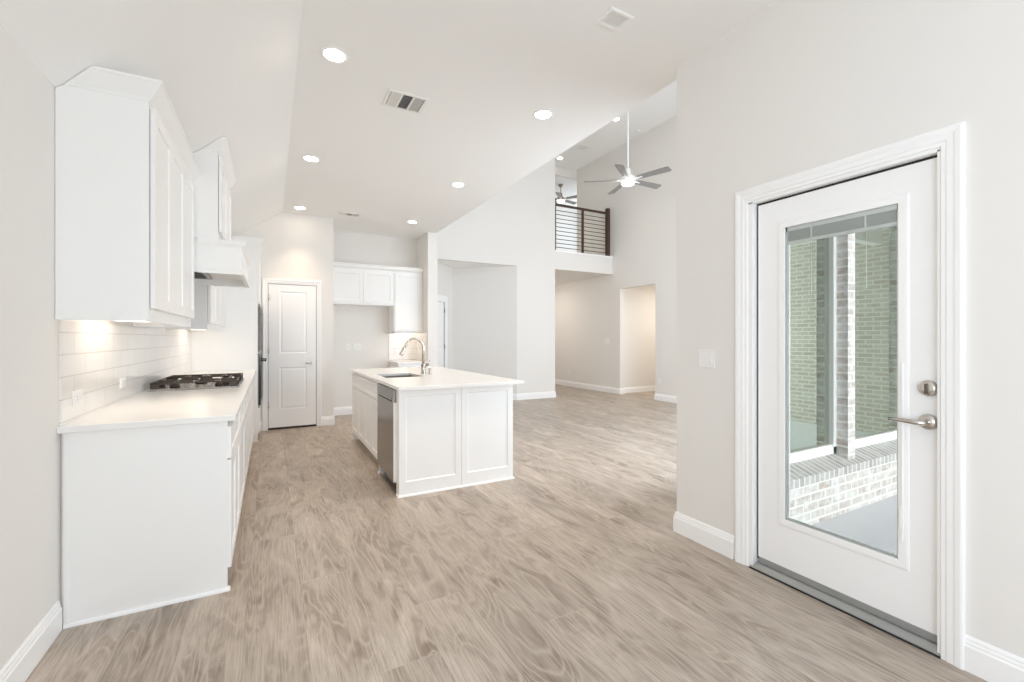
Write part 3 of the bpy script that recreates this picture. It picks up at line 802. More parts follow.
# range hood
r = thing('range_hood', 'white box range hood with moulded lip over the cooktop', 'range hood', (-0.5, 4.45, 1.80))
HX = -0.19
b = MB(); b.box(XL + 0.002, HX, 3.972, 4.928, 1.86, 2.02)
b.box(XL + 0.002, HX, 3.972, 3.992, 1.80, 1.86); b.box(XL + 0.002, HX, 4.908, 4.928, 1.80, 1.86); b.box(HX - 0.02, HX, 3.992, 4.908, 1.80, 1.86); b.box(XL + 0.002, XL + 0.03, 3.992, 4.908, 1.80, 1.86)
b.build('hood_body', 'cab', r)
b = MB(); b.sweep([(0, 2.0), (0.004, 2.0), (0.022, 2.024), (0.022, 2.047), (0, 2.047)], [(XU + 0.04, 3.972), (HX, 3.972), (HX, 4.928), (XU + 0.04, 4.928)]); b.box(XL + 0.002, HX, 3.972, 4.928, 2.02, 2.047)
b.build('top_moulding', 'cab', r)
b = MB(); b.sweep([(0, 1.795), (0.014, 1.795), (0.014, 1.812), (0.004, 1.835), (0, 1.835)], [(XU + 0.04, 3.972), (HX, 3.972), (HX, 4.928), (XU + 0.04, 4.928)])
b.build('bottom_moulding', 'cab', r)
b = MB(); b.box(-0.78, -0.46, 4.08, 4.80, 1.838, 1.859)
v = b.build('vent_insert', 'steel', r)
b = MB()
for k in range(9):
    b = MB(); b.box(-0.75, -0.49, 4.13 + k * 0.068, 4.165 + k * 0.068, 1.834, 1.8379); b.build('filter_slot', 'ventdark', v)

# oven tower -----------------------------------------------------------------
XT = -0.142
r = thing('oven_tower_cabinet', 'tall white cabinet housing oven and microwave beside pantry door', 'cabinet', (-0.48, 6.86, 0))
TY0, TY1 = 6.49, 7.246
b = MB()
b.box(XL + 0.002, XT, TY0, TY0 + 0.02, 0, 2.44); b.box(XL + 0.002, XT, TY1 - 0.02, TY1, 0, 2.44)
b.box(XL + 0.002, XT - 0.001, TY0 + 0.02, TY1 - 0.02, 1.73, 2.44); b.box(XL + 0.002, XT - 0.001, TY0 + 0.02, TY1 - 0.02, 0.10, 0.44); b.box(XL + 0.002, -0.76, TY0 + 0.02, TY1 - 0.02, 0.44, 1.73); b.box(XL + 0.002, XT - 0.07, TY0 + 0.02, TY1 - 0.02, 0, 0.10)
under_ceiling(b); b.build('body', 'cab', r)
for i in range(2):
    b = MB(); shaker(b, (XT + 0.02, TY0 + 0.008 + i * 0.371, 1.755), (0, 1, 0), (1, 0, 0), 0.366, 0.65); b.build('door', 'cab', r)
b = MB(); slabfront(b, (XT + 0.02, TY0 + 0.008, 0.115), (0, 1, 0), (1, 0, 0), 0.74, 0.31); b.build('drawer', 'cab', r)
b = MB(); crown(b, [(XT, TY0), (XT, TY1)], 2.43, 1.75); b.box(XL + 0.002, XT, TY0, TY1, 2.44, 2.59); under_ceiling(b); b.build('crown', 'cab', r)
b = MB(); b.sweep(SHOE, [(XT, TY0), (XT, TY0 + 0.02)]); b.build('shoe_moulding', 'trim', r)

def appliance(name, label, cat, z0, z1, zpanel, mdoor):
    r = thing(name, label, cat, (-0.40, 6.868, z0))
    b = MB(); b.box(-0.75, XT + 0.012, TY0 + 0.022, TY1 - 0.022, z0, z1); b.build('housing', 'steeldark', r)
    b = MB(); b.box(XT + 0.012, XT + 0.034, TY0 + 0.03, TY1 - 0.03, z0 + 0.01, zpanel - 0.006)
    d = b.build('door', mdoor, r, bevel=0.002)
    b = MB(); b.box(XT + 0.0342, XT + 0.036, TY0 + 0.11, TY1 - 0.11, z0 + 0.09, zpanel - 0.13); b.build('door_glass', 'blackglass', d)
    if name != 'wall_oven':
        b = MB(); b.box(XT + 0.012, XT + 0.030, TY0 + 0.03, TY1 - 0.03, zpanel, z1 - 0.008); b.build('control_panel', 'steeldark', r); return
    hz = zpanel - 0.055
    b = MB(); b.tube([(XT + 0.085, TY0 + 0.07, hz), (XT + 0.085, TY1 - 0.07, hz)], 0.011, 12)
    for y in (TY0 + 0.10, TY1 - 0.10): b.tube([(XT + 0.03, y, hz), (XT + 0.085, y, hz)], 0.008, 10)
    b.build('handle', 'blackpl' if name == 'wall_oven' else 'steel', d)
    b = MB(); b.box(XT + 0.012, XT + 0.030, TY0 + 0.03, TY1 - 0.03, zpanel, z1 - 0.008); b.build('control_panel', 'blackglass' if name == 'wall_oven' else 'steel', r)
appliance('wall_oven', 'black and steel wall oven low in the tall cabinet', 'oven', 0.45, 1.10, 1.08, 'blackglass')
appliance('microwave_oven', 'stainless built-in microwave above the wall oven', 'microwave', 1.14, 1.72, 1.62, 'steeldark')

# gas cooktop -----------------------------------------------------------------
KX0, KX1, KY0, KY1 = -0.802, -0.222, 4.19, 5.05
r = thing('gas_cooktop', 'stainless gas cooktop with black cast-iron grates on the counter', 'cooktop', ((KX0 + KX1) / 2, (KY0 + KY1) / 2, CT))
b = MB(); b.box(KX0, KX1, KY0, KY1, CT + 0.0005, CT + 0.008); b.box(KX0 + 0.01, KX1 - 0.01, KY0 + 0.01, KY1 - 0.01, CT + 0.006, CT + 0.013)
b.build('tray', 'steel', r, bevel=0.002)
for (x, y, q) in ((-0.66, 4.335, 0.034), (-0.37, 4.335, 0.028), (-0.52, 4.62, 0.045), (-0.66, 4.905, 0.028), (-0.37, 4.905, 0.034)):
    b = MB(); b.lathe([(q, 0), (q, 0.012), (q * 0.8, 0.016), (q * 0.8, 0.024), (q * 0.3, 0.027)], (x, y, CT + 0.013), 20)
    b.build('burner', 'iron', r)
gy = [KY0 + 0.012, KY0 + 0.272, KY1 - 0.272, KY1 - 0.012]
for i in range(3):
    y0, y1 = gy[i] + 0.003, gy[i + 1] - 0.003; x0, x1 = KX0 + 0.012, KX1 - 0.012 if i != 1 else KX1 - 0.085
    b = MB(); z0, z1 = CT + 0.050, CT + 0.064; t = 0.012
    b.box(x0, x1, y0, y0 + t, z0, z1 - 0.002); b.box(x0, x1, y1 - t, y1, z0, z1 - 0.002); b.box(x0, x0 + t, y0, y1, z0, z1 - 0.002); b.box(x1 - t, x1, y0, y1, z0, z1 - 0.002)
    ym = (y0 + y1) / 2
    for cx in ((x0 + x1) / 2 - (x1 - x0) / 4, (x0 + x1) / 2 + (x1 - x0) / 4) if i != 1 else ((x0 + x1) / 2,):
        b.box(cx - t / 2, cx + t / 2, y0, ym - 0.02, z0, z1); b.box(cx - t / 2, cx + t / 2, ym + 0.02, y1, z0, z1)
        b.box(cx - 0.11, cx - 0.02, ym - t / 2, ym + t / 2, z0, z1); b.box(cx + 0.02, cx + 0.11, ym - t / 2, ym + t / 2, z0, z1)
    b.box((x0 + x1) / 2 - t / 2, (x0 + x1) / 2 + t / 2, y0, y1, z0, z1)
    for (px, sg) in ((x0, 1), (x1, -1)):
        for py in (y0, y1 - t):
            b.prism([(px, CT + 0.0125), (px, z1 - 0.004), (px + sg * 0.075, z1 - 0.004), (px + sg * 0.052, z0 - 0.012), (px + sg * 0.046, CT + 0.0125)], 'y', py, py + t)
    b.build('grate', 'iron', r, bevel=0.003)
for k in range(5):
    x = KX1 - 0.045; y = 4.485 + k * 0.068
    b = MB(); b.lathe([(0.019, 0), (0.019, 0.006), (0.016, 0.009), (0.015, 0.026), (0.009, 0.029)], (x, y, CT + 0.0125), 16)
    b.build('knob', 'steel', r)

# ------------------------------------------------------------------ alcove cabinets
UF = 7.74
def front_door(mb, x0, x1, z0, z1, y=UF):
    return shaker(mb, (x0, y - 0.02, z0), (1, 0, 0), (0, -1, 0), x1 - x0, z1 - z0, 0.019, 0.05)
r = thing('upper_cabinet', 'white double-door cabinet over the empty refrigerator space', 'cabinet', (1.36, 7.92, 1.88), 'alcove upper cabinets')
b = MB(); b.box(0.847, 1.872, UF, YA - 0.002, 1.88, 2.47); b.build('body', 'cab', r)
for x0, x1 in ((0.856, 1.360), (1.366, 1.862)):
    b = MB(); front_door(b, x0, x1, 1.905, 2.44); b.build('door', 'cab', r)
b = MB(); crown(b, [(0.848, UF), (1.873, UF)], 2.468); b.box(0.848, 1.873, UF - 0.05, YA - 0.002, 2.50, 2.555); b.build('crown', 'cab', r)
r = thing('upper_cabinet', 'tall single-door white cabinet hanging over the lit alcove counter', 'cabinet', (2.14, 7.92, 1.41), 'alcove upper cabinets')
b = MB(); b.box(1.874, XK - 0.003, UF, YA - 0.002, 1.425, 2.47); b.box(1.874, XK - 0.003, UF, UF + 0.02, 1.405, 1.43); b.box(1.874, 1.892, UF, YA - 0.002, 1.405, 1.43); b.build('body', 'cab', r)
b = MB(); front_door(b, 1.892, 2.345, 1.445, 2.44); b.build('door', 'cab', r)
b = MB(); crown(b, [(1.873, UF), (XK - 0.003, UF)], 2.468); b.box(1.873, XK - 0.003, UF - 0.05, YA - 0.002, 2.50, 2.555); b.build('crown', 'cab', r)
b = MB(); b.box(1.96, 2.33, YA - 0.17, YA - 0.05, 1.415, 1.424); b.build('light_strip', 'strip', r)
r = thing('base_cabinet', 'short white base cabinet under the lit alcove counter', 'cabinet', (2.14, 7.78, 0))
b = MB(); b.box(1.89, XK - 0.018, 7.50, YA - 0.002, 0.105, CB - 0.001); b.box(1.89, XK - 0.018, 7.57, YA - 0.018, 0, 0.105); b.build('body', 'cab', r)
b = MB(); shaker(b, (1.90, 7.48, 0.115), (1, 0, 0), (0, -1, 0), 0.47, 0.56); b.build('door', 'cab', r)
b = MB(); slabfront(b, (1.90, 7.48, 0.685), (1, 0, 0), (0, -1, 0), 0.47, 0.165); b.build('drawer', 'cab', r)
b = MB(); b.box(1.872, XK - 0.002, 7.462, YA - 0.002, CB, CT)
tag(b.build('countertop', 'quartz', loc=(2.14, 7.78, CB), bevel=0.003), 'short white quartz countertop in the alcove corner', 'countertop')
b = MB(); b.box(1.874, XK - 0.0005, YA - 0.009, YA - 0.0005, CT + 0.0005, 1.405); b.box(XK - 0.009, XK - 0.0005, 7.50, YA - 0.009, CT + 0.0005, 1.405)
tag(b.build('backsplash', 'tile', loc=(2.14, YA, CT)), 'small lit tile backsplash above the alcove counter', 'backsplash')

# ------------------------------------------------------------------ island
IX0, IX1, IY0, IY1 = 0.930, 1.996, 3.655, 6.055
r = thing('kitchen_island', 'white island base with recessed panels on its end', 'island', (1.465, 4.85, 0))
b = MB()
b.box(IX0 + 0.02, IX1, IY0 + 0.020, IY0 + 0.085, 0, CB - 0.001)              # end behind the panel
b.box(IX0 + 0.55, IX1, IY0 + 0.085, 4.40, 0, CB - 0.001)                # behind dishwasher
b.box(IX0 + 0.02, IX1, 4.402, 4.45, 0.10, CB - 0.001)
b.box(IX0 + 0.02, IX1, 5.16, IY1, 0.10, CB - 0.001)
b.box(IX0 + 0.02, IX0 + 0.05, 4.45, 5.16, 0.10, CB - 0.001); b.box(1.47, IX1, 4.45, 5.16, 0.10, CB - 0.001); b.box(IX0 + 0.05, 1.47, 4.45, 5.16, 0.10, 0.62)
b.box(IX0 + 0.085, IX1, 4.402, IY1, 0, 0.10)
b.build('body', 'cab', r)
b = MB(); W = IX1 - IX0; h = CB - 0.002
pm = 0.552
b.panelled((IX0, IY0, 0), (1, 0, 0), (0, 0, 1), (0, -1, 0), pm - 0.002, h, 0.020, [(0.055, 0.118, pm - 0.055, h - 0.050)], 0.008, 0.009)
b.build('end_panel', 'cab', r)
b = MB(); b.panelled((IX0 + pm + 0.002, IY0, 0), (1, 0, 0), (0, 0, 1), (0, -1, 0), W - pm - 0.002, h, 0.020, [(0.055, 0.118, W - pm - 0.055, h - 0.050)], 0.008, 0.009)
b.build('end_panel', 'cab', r)
b = MB(); b.sweep(SHOE, [(IX0 + 0.03, IY0), (IX1, IY0), (IX1, IY1)] if False else [(IX0, IY0 + 0.06), (IX0, IY0), (IX1, IY0), (IX1, IY1)]); b.build('shoe_moulding', 'trim', r)
b = MB(); b.box(IX0, IX0 + 0.0195, IY0 + 0.0205, IY0 + 0.092, 0.0, CB - 0.002); b.build('corner_stile', 'cab', r)
for (y0, y1) in ((4.402, 4.43), (IY1 - 0.028, IY1)):
    b = MB(); b.box(IX0 + 0.003, IX0 + 0.09, y0, y1, 0, 0.105); b.sweep(SHOE, [(IX0 + 0.09, y1), (IX0 + 0.003, y1), (IX0 + 0.003, y0), (IX0 + 0.09, y0)] [::-1] if False else [(IX0 + 0.003, y1), (IX0 + 0.003, y0)]); b.build('foot', 'cab', r)
nd = 4; w = (IY1 - 4.414) / nd
for i in range(nd):
    b = MB(); shaker(b, (IX0, 4.410 + (i + 1) * w - 0.004, 0.112), (0, -1, 0), (-1, 0, 0), w - 0.004, 0.575); b.build('door', 'cab', r)
for i in range(2):
    b = MB(); slabfront(b, (IX0, 4.410 + (i + 1) * 2 * w - 0.004, 0.697), (0, -1, 0), (-1, 0, 0), 2 * w - 0.004, 0.165); b.build('drawer', 'cab', r)

# dishwasher
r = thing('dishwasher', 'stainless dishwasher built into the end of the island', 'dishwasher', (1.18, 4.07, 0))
DW0, DW1 = 3.758, 4.398
b = MB(); b.box(IX0 + 0.022, IX0 + 0.545, DW0, DW1, 0.09, 0.868); b.box(IX0 + 0.10, IX0 + 0.545, DW0, DW1, 0.0, 0.09); b.build('tub', 'blackpl', r)
b = MB(); fx = IX0 - 0.022
b.box(fx, IX0 + 0.020, DW0 + 0.003, DW1 - 0.003, 0.100, 0.770)
b.box(fx, IX0 + 0.020, DW0 + 0.003, DW1 - 0.003, 0.800, 0.879)
b.box(fx + 0.020, IX0 + 0.020, DW0 + 0.003, DW1 - 0.003, 0.770, 0.800)
b.box(fx, IX0 + 0.020, DW0 + 0.003, DW0 + 0.05, 0.770, 0.800); b.box(fx, IX0 + 0.020, DW1 - 0.05, DW1 - 0.003, 0.770, 0.800)
b.build('door', 'steel', r)
b = MB(); b.prism([(fx - 0.002, 0.780), (fx - 0.002, 0.802), (fx + 0.008, 0.802), (fx + 0.004, 0.780)], 'y', DW0 + 0.06, DW1 - 0.06); b.build('handle', 'steel', r)
b = MB(); b.box(fx + 0.019, fx + 0.0196, DW0 + 0.05, DW1 - 0.05, 0.771, 0.781); b.build('handle_recess_shade', 'dark', r)  # dark sheet painted for the shade at the back of the pocket
b = MB(); b.box(fx - 0.0004, IX0 + 0.02, DW0 - 0.006, DW0 + 0.0028, 0.100, 0.768); b.build('door_edge', 'vinyl', r)

# island countertop with a sink cut-out
KX = (1.03, 1.42, 4.53, 5.08)
b = MB(); cx0, cx1, cy0, cy1 = 0.912, 2.088, 3.602, 6.075
for (x0, x1, y0, y1) in ((cx0, cx1, cy0, KX[2]), (cx0, cx1, KX[3], cy1), (cx0, KX[0], KX[2], KX[3]), (KX[1], cx1, KX[2], KX[3])):
    pass
xs = [cx0, KX[0], KX[1], cx1]; ys = [cy0, KX[2], KX[3], cy1]
vt = {(i, j, k): b.bm.verts.new((xs[i], ys[j], (CB, CT)[k])) for i in range(4) for j in range(4) for k in range(2)}
for i in range(3):
    for j in range(3):
        if (i, j) == (1, 1): continue
        for k in range(2): b.bm.faces.new([vt[i, j, k], vt[i + 1, j, k], vt[i + 1, j + 1, k], vt[i, j + 1, k]])
for i in range(3):
    for j in (0, 3): b.bm.faces.new([vt[i, j, 0], vt[i + 1, j, 0], vt[i + 1, j, 1], vt[i, j, 1]]); b.bm.faces.new([vt[j, i, 0], vt[j, i + 1, 0], vt[j, i + 1, 1], vt[j, i, 1]])
for (a, c) in (((1, 1), (2, 1)), ((2, 1), (2, 2)), ((2, 2), (1, 2)), ((1, 2), (1, 1))): b.bm.faces.new([vt[*a, 0], vt[*c, 0], vt[*c, 1], vt[*a, 1]])
tag(b.build('countertop', 'quartz', loc=(1.5, 4.85, CB), bevel=0.003), 'white quartz island countertop around the steel sink', 'countertop')
r = thing('kitchen_sink', 'undermount stainless sink set in the island counter', 'sink', (1.225, 4.80, 0.66))
x0, x1, y0, y1 = KX[0] - 0.006, KX[1] + 0.006, KX[2] - 0.006, KX[3] + 0.006
b = MB(); t = 0.004; zt = CB - 0.0005; zb = 0.665
b.box(x0, x1, y0, y1, zb, zb + t)
b.box(x0, x0 + t, y0, y1, zb, zt); b.box(x1 - t, x1, y0, y1, zb, zt); b.box(x0, x1, y0, y0 + t, zb, zt); b.box(x0, x1, y1 - t, y1, zb, zt)
b.build('basin', 'sinksteel', r)
b = MB(); b.lathe([(0.045, 0), (0.045, 0.003), (0.03, 0.004), (0.012, 0.002)], (1.26, 4.82, zb + t), 20); b.build('drain', 'chrome', r)
# faucet
fx_, fy_ = 1.50, 4.83
r = thing('kitchen_faucet', 'tall brushed nickel gooseneck faucet beside the sink', 'faucet', (fx_, fy_, CT))
b = MB(); b.lathe([(0.032, 0), (0.032, 0.006), (0.027, 0.010), (0.026, 0.10), (0.028, 0.104), (0.028, 0.112), (0.018, 0.118)], (fx_, fy_, CT + 0.0005), 20); b.build('base', 'nickel', r)
pts = [(fx_, fy_, CT + 0.115), (fx_, fy_, CT + 0.28)]
R = 0.105
for k in range(1, 15):
    a = PI * k / 15 * 0.93
    pts.append((fx_ - R + R * math.cos(a), fy_ - 0.02 * k / 15, CT + 0.28 + R * 1.08 * math.sin(a)))
e = Vector(pts[-1]); d = (e - Vector(pts[-2])).normalized()
pts.append(tuple(e + d * 0.03))
b = MB(); b.tube(pts, 0.0155, 14); b.build('spout', 'nickel', r)
p0 = Vector(pts[-1]); b = MB(); b.tube([p0, p0 + d * 0.02, p0 + d * 0.085, p0 + d * 0.095], [0.016, 0.020, 0.024, 0.021], 16); b.build('spray_head', 'nickel', r)
b = MB(); b.tube([(fx_ + 0.015, fy_, CT + 0.075), (fx_ + 0.05, fy_, CT + 0.082)], [0.012, 0.012], 12); b.tube([(fx_ + 0.046, fy_, CT + 0.082), (fx_ + 0.062, fy_ - 0.004, CT + 0.115), (fx_ + 0.072, fy_ - 0.008, CT + 0.155)], [0.008, 0.0065, 0.005], 10); b.build('lever', 'nickel', r)
r = thing('soap_dispenser', 'small hooked nickel soap pump standing next to the faucet', 'soap dispenser', (1.565, 4.80, CT))
b = MB(); b.lathe([(0.022, 0), (0.022, 0.006), (0.016, 0.010), (0.016, 0.052), (0.012, 0.056)], (1.565, 4.80, CT + 0.0005), 16); b.build('base', 'nickel', r)
b = MB(); b.tube([(1.565, 4.80, CT + 0.055), (1.565, 4.80, CT + 0.070), (1.545, 4.795, CT + 0.080), (1.512, 4.785, CT + 0.066), (1.508, 4.784, CT + 0.045)], [0.011, 0.011, 0.010, 0.009, 0.008], 12); b.build('nozzle', 'nickel', r)

# ------------------------------------------------------------------ electrical plates
def plate(kind, label, O, U, N, group, cat, gang=1, horiz=False):
    O, U, N = Vector(O), Vector(U), Vector(N); Z = Vector((0, 0, 1))
    A, B = (Z, U) if horiz else (U, Z)
    w, h = 0.07 + 0.046 * (gang - 1), 0.115
    r = thing(kind, label, cat, tuple(O), group)
    def bx(mb, u0, u1, v0, v1, n0, n1):
        q = [O + A * u + B * v + N * n for n in (n0, n1) for (u, v) in ((u0, v0), (u1, v0), (u1, v1), (u0, v1))]
        vv = [mb.bm.verts.new(p) for p in q]
        for f in ((0, 1, 2, 3), (4, 5, 6, 7), (0, 1, 5, 4), (1, 2, 6, 5), (2, 3, 7, 6), (3, 0, 4, 7)): mb.bm.faces.new([vv[i] for i in f])
    b = MB(); bx(b, -w / 2, w / 2, -h / 2, h / 2, 0.0005, 0.006); b.build('cover_plate', 'plate', r, bevel=0.002)
    for g in range(gang):
        u = (g - (gang - 1) / 2) * 0.046
        b = MB()
        if kind == 'light_switch':
            bx(b, u - 0.0165, u + 0.0165, -0.033, 0.0, 0.006, 0.0105); bx(b, u - 0.0165, u + 0.0165, 0.0, 0.033, 0.006, 0.008)
            b.build('rocker', 'plate', r)
        else:
            bx(b, u - 0.0165, u + 0.0165, -0.033, 0.033, 0.006, 0.008); o = b.build('socket', 'plate', r)
            for v in (-0.017, 0.017):
                for q in (-0.006, 0.006):
                    b = MB(); bx(b, u + q - 0.001, u + q + 0.001, v - 0.004, v + 0.006, 0.008, 0.0084); b.build('slot', 'dark', o)
    return r
SW, OU = 'wall switches', 'power outlets'
plate('light_switch', 'white rocker switch pair beside the patio door casing', (XR, 1.875, 1.183), (0, -1, 0), (-1, 0, 0), SW, 'light switch', 2)
plate('power_outlet', 'horizontal outlet on the tile backsplash, beside the open end of the counter', (XL + 0.009, 2.91, 1.020), (0, 1, 0), (1, 0, 0), OU, 'outlet', 1, True)
plate('power_outlet', 'horizontal outlet on the backsplash close to the cooktop', (XL + 0.009, 3.67, 1.028), (0, 1, 0), (1, 0, 0), OU, 'outlet', 1, True)
plate('power_outlet', 'narrow outlet plate on the alcove back wall, beside the wider one', (1.175, YA, 1.165), (1, 0, 0), (0, -1, 0), OU, 'outlet')
plate('power_outlet', 'wide double outlet plate on the alcove back wall', (1.325, YA, 1.165), (1, 0, 0), (0, -1, 0), OU, 'outlet', 2)
plate('light_switch', 'wide white switch plate between balcony hall and far doorway', (XG, 8.46, 1.25), (0, -1, 0), (-1, 0, 0), SW, 'light switch', 3)
plate('power_outlet', 'low outlet in the hall under the balcony', (XG, 10.05, 0.39), (0, -1, 0), (-1, 0, 0), OU, 'outlet')
plate('power_outlet', 'low outlet on the great room wall, on the near side of the far doorway', (XG, 6.80, 0.41), (0, -1, 0), (-1, 0, 0), OU, 'outlet')

# ------------------------------------------------------------------ ceiling fittings
def can_light(loc, label, group):
    r = thing('recessed_light', label, 'ceiling light', loc, group)
    x, y, z = loc
    b = MB(); b.lathe([(0.064, -0.0005), (0.084, -0.0005), (0.086, -0.004), (0.082, -0.007), (0.070, -0.006), (0.064, -0.003)], (x, y, z), 32); b.build('trim_ring', 'trim', r)
    b = MB(); b.lathe([(0.066, -0.0030), (0.065, -0.0042), (0.02, -0.0052)], (x, y, z), 32); b.build('lens', 'lamp', r)
    return r
def beam(root, power):
    l = bpy.data.lights.get('downlight') or bpy.data.lights.new('downlight', 'SPOT')
    l.energy = power; l.color = (1.0, 0.76, 0.53); l.spot_size = math.radians(78); l.spot_blend = 1.0; l.shadow_soft_size = 0.06
    o = bpy.data.objects.new('downlight', l); C.objects.link(o); o.parent = root; o.location = (0, 0, -0.02)
KG = 'recessed lights in the kitchen ceiling'
cans = [can_light((0.365, 3.085, CZ), 'recessed ceiling light between the crease and the large vent', KG)]
c0 = cans[0]
cans.append(dup(c0, (0.365, 4.975, CZ), 'middle recessed ceiling light of the row along the ceiling crease', KG))
cans.append(dup(c0, (0.365, 6.91, CZ), 'recessed ceiling light above the pantry door', KG))
cans.append(dup(c0, (1.968, 3.085, CZ), 'largest recessed ceiling light of the row along the open ceiling edge', KG))
cans.append(dup(c0, (1.968, 4.975, CZ), 'middle recessed ceiling light of the row along the open ceiling edge', KG))
cans.append(dup(c0, (1.968, 6.91, CZ), 'recessed ceiling light just before the alcove cabinets', KG))
GG = 'recessed lights in the great room ceiling'
cans.append(dup(c0, (6.275, 7.046, GZ), 'recessed light high beside the white fan rod', GG))
cans.append(dup(c0, (6.392, 9.238, GZ), 'recessed light high over the balcony railing', GG))
for o in cans: beam(o, 34)
r = thing('smoke_detector', 'round white detector on the high great room ceiling', 'smoke detector', (7.03, 7.19, GZ))
b = MB(); b.lathe([(0.068, -0.0005), (0.07, -0.012), (0.06, -0.034), (0.04, -0.038)], (7.03, 7.19, GZ), 28); b.build('base', 'plate', r)
b = MB(); b.lathe([(0.030, -0.038), (0.028, -0.042), (0.01, -0.043)], (7.03, 7.19, GZ), 20); b.build('sensor_cap', 'plate', r)

def register(loc, label, w, d, group, sections=3, slats=9, dark=True):
    """ceiling register, long side along X"""
    r = thing('ceiling_vent', label, 'vent', loc, group)
    x, y, z = loc; fr = 0.022
    b = MB()
    b.sweep([(0, z - 0.0005), (0, z - 0.004), (-0.006, z - 0.010), (-fr, z - 0.008), (-fr, z - 0.0005)], [(x - w / 2, y - d / 2), (x + w / 2, y - d / 2), (x + w / 2, y + d / 2), (x - w / 2, y + d / 2), (x - w / 2, y - d / 2)], cap=False)
    sw = (w - 2 * fr) / sections
    for i in range(1, sections): b.box(x - w / 2 + fr + i * sw - 0.006, x - w / 2 + fr + i * sw + 0.006, y - d / 2 + fr, y + d / 2 - fr, z - 0.009, z - 0.002)
    fm = 'vent' if dark else 'ceil'; b.build('frame', fm, r)
    b = MB(); b.box(x - w / 2 + fr, x + w / 2 - fr, y - d / 2 + fr, y + d / 2 - fr, z - 0.0015, z - 0.0006); b.build('duct', 'ventdark' if dark else 'ceil', r)
    for i in range(sections):
        b = MB(); x0 = x - w / 2 + fr + i * sw + 0.007; x1 = x0 + sw - 0.014
        tilt = 0.006 if i == sections - 1 else -0.006
        if i == 1 and sections == 3:
            n = 11; st = (d - 2 * fr) / n
            for k in range(n):
                yy = y - d / 2 + fr + (k + 0.5) * st
                b.prism([(yy - 0.003, z - 0.0075), (yy - 0.002, z - 0.0075), (yy + 0.004, z - 0.0025), (yy + 0.003, z - 0.0025)], 'x', x0, x1)
        else:
            n = 8; st = (x1 - x0) / n
            for k in range(n):
                xx = x0 + (k + 0.5) * st
                b.prism([(xx - tilt * 0.7 - 0.0006, z - 0.0075), (xx - tilt * 0.7 + 0.0006, z - 0.0075), (xx + tilt * 0.7 + 0.0006, z - 0.0025), (xx + tilt * 0.7 - 0.0006, z - 0.0025)], 'y', y - d / 2 + fr, y + d / 2 - fr)
        b.build('louvre_bank', fm, r)
    return r
register((0.918, 3.43, CZ), 'white three-bank air vent on the kitchen ceiling', 0.305, 0.255, 'air vents')
register((1.02, 6.92, CZ), 'small far air vent above the pantry wall corner', 0.305, 0.155, 'air vents')
r = register((1.745, 1.97, CZ), 'plain white ceiling grille nearest the patio door wall', 0.17, 0.14, 'air vents', 1, dark=False)
register((6.44, 8.48, GZ), 'white vent high on the great room ceiling', 0.40, 0.20, 'air vents', dark=False)

# ------------------------------------------------------------------ fans
def fan(label, c, zc, zh, R, th0, mrod, mhub, mblade, lamp, rod_r=0.0115):
    x, y = c
    r = thing('ceiling_fan', label, 'ceiling fan', (x, y, zh))
    b = MB(); b.lathe([(0.068, -0.0005), (0.068, -0.02), (0.045, -0.065), (0.02, -0.07)], (x, y, zc), 24); b.build('canopy', mrod, r)
    b = MB(); b.tube([(x, y, zc - 0.06), (x, y, zh + 0.12)], rod_r, 12); b.build('downrod', mrod, r)
    b = MB(); b.lathe([(0.022, 0.19), (0.036, 0.185), (0.046, 0.10), (0.07, 0.07), (0.105, 0.05), (0.112, 0.02), (0.108, -0.012), (0.085, -0.022)], (x, y, zh), 28); b.build('motor', mhub, r)
    b = MB(); b.lathe([(0.098, -0.020), (0.100, -0.040), (0.086, -0.062), (0.05, -0.072), (0.01, -0.074)], (x, y, zh), 28); b.build('light_bowl', lamp, r)
    for k in range(5):
        a = th0 + 2 * PI * k / 5; u = Vector((math.cos(a), math.sin(a), 0)); n = Vector((-math.sin(a), math.cos(a), 0)); Z = Vector((0, 0, 1))
        ctr = Vector((x, y, zh + 0.01)); pit = math.radians(-13)
        vv = n * math.cos(pit) + Z * math.sin(pit); nz = Z * math.cos(pit) - n * math.sin(pit)
        b = MB(); outline = [(0.17, -0.052), (R - 0.03, -0.068), (R, -0.055), (R, 0.055), (R - 0.03, 0.068), (0.17, 0.052)]
        T = [b.bm.verts.new(ctr + u * p + vv * q + nz * 0.003) for p, q in outline]; Bv = [b.bm.verts.new(ctr + u * p + vv * q - nz * 0.003) for p, q in outline]
        b.bm.faces.new(T); b.bm.faces.new(Bv[::-1])
        for i in range(6): b.bm.faces.new([T[i], Bv[i], Bv[(i + 1) % 6], T[(i + 1) % 6]])
        bl = b.build('blade', mblade, r)
        b = MB(); b.tube([ctr + u * 0.09, ctr + u * 0.15 - nz * 0.006, ctr + u * 0.24 - nz * 0.006], [0.014, 0.012, 0.010], 8); b.build('blade_arm', mhub, bl)
    return r
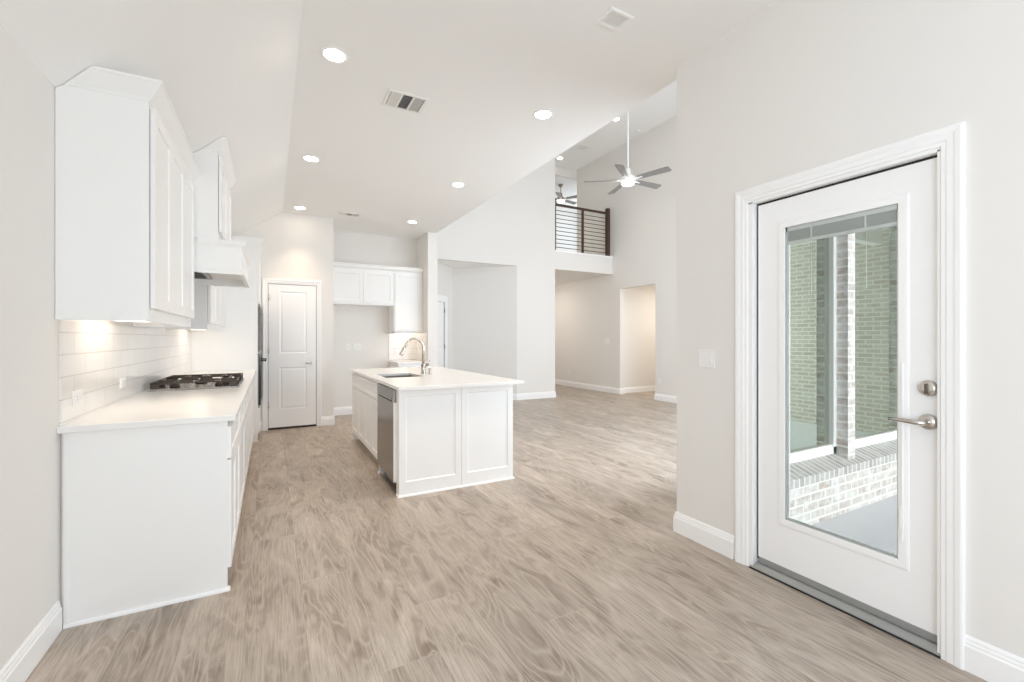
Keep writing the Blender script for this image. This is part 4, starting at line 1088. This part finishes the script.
fan('white ceiling fan with five silver blades on a long rod', (4.90, 5.23), GZ, 3.775, 0.68, math.radians(0), 'fanwhite', 'fanwhite', 'blade', 'lampcool')
fan('small bronze ceiling fan in the loft beyond the railing', (7.14, 10.28), 5.62, 5.20, 0.62, 0.2, 'bronze', 'bronze', 'blade', 'lampcool')

# ------------------------------------------------------------------ balcony railing
RB = 3.294; RY = YH + 0.036
r = thing('balcony_railing', 'dark wood railing with thin horizontal bars on the balcony', 'railing', (6.37, RY, RB))
for (x, w, zt) in ((5.615, 0.018, 4.46), (6.385, 0.045, 4.345), (7.135, 0.085, 4.44)):
    b = MB(); b.box(x - w / 2 if w > 0.02 else x - 0.018, x + w / 2 if w > 0.02 else x + 0.01, RY - w / 2 if w > 0.02 else RY - 0.03, RY + w / 2 if w > 0.02 else RY + 0.03, RB, zt)
    b.build('post', 'railwood', r, bevel=0.003)
b = MB(); b.box(5.60, 7.10, RY - 0.032, RY + 0.032, 4.300, 4.345); b.build('handrail', 'railwood', r, bevel=0.006)
nb = 10
for i in range(nb):
    z = RB + 0.075 + i * (4.30 - RB - 0.085) / nb
    b = MB(); b.tube([(5.62, RY, z), (7.10, RY, z)], 0.008, 8); b.build('bar', 'railiron', r)

# ------------------------------------------------------------------ parts that look different from the rest of their thing
LOOK = {'grate': 'black cast-iron grate', 'knob': 'round steel control knob', 'light_strip': 'glowing warm light strip', 'blade': 'silver grey fan blade',
        'light_bowl': 'glowing white light bowl', 'lens': 'glowing white lamp lens', 'deadbolt': 'satin nickel deadbolt', 'lever': 'satin nickel lever', 'glass_pane': 'clear glass pane',
        'blind': 'grey raised blind stack', 'threshold': 'worn grey metal threshold', 'window_pane': 'greenish reflective glass pane', 'hinge': 'satin nickel hinge',
        'bar': 'thin dark horizontal bar', 'handrail': 'dark stained wood handrail', 'vent_insert': 'steel vent insert', 'burner': 'black round burner', 'downrod': 'slim rod'}
for o in list(C.objects):
    if o.parent is not None and o.type == 'MESH':
        k = o.name.split('.')[0]
        if k in LOOK: o['label'] = LOOK[k]
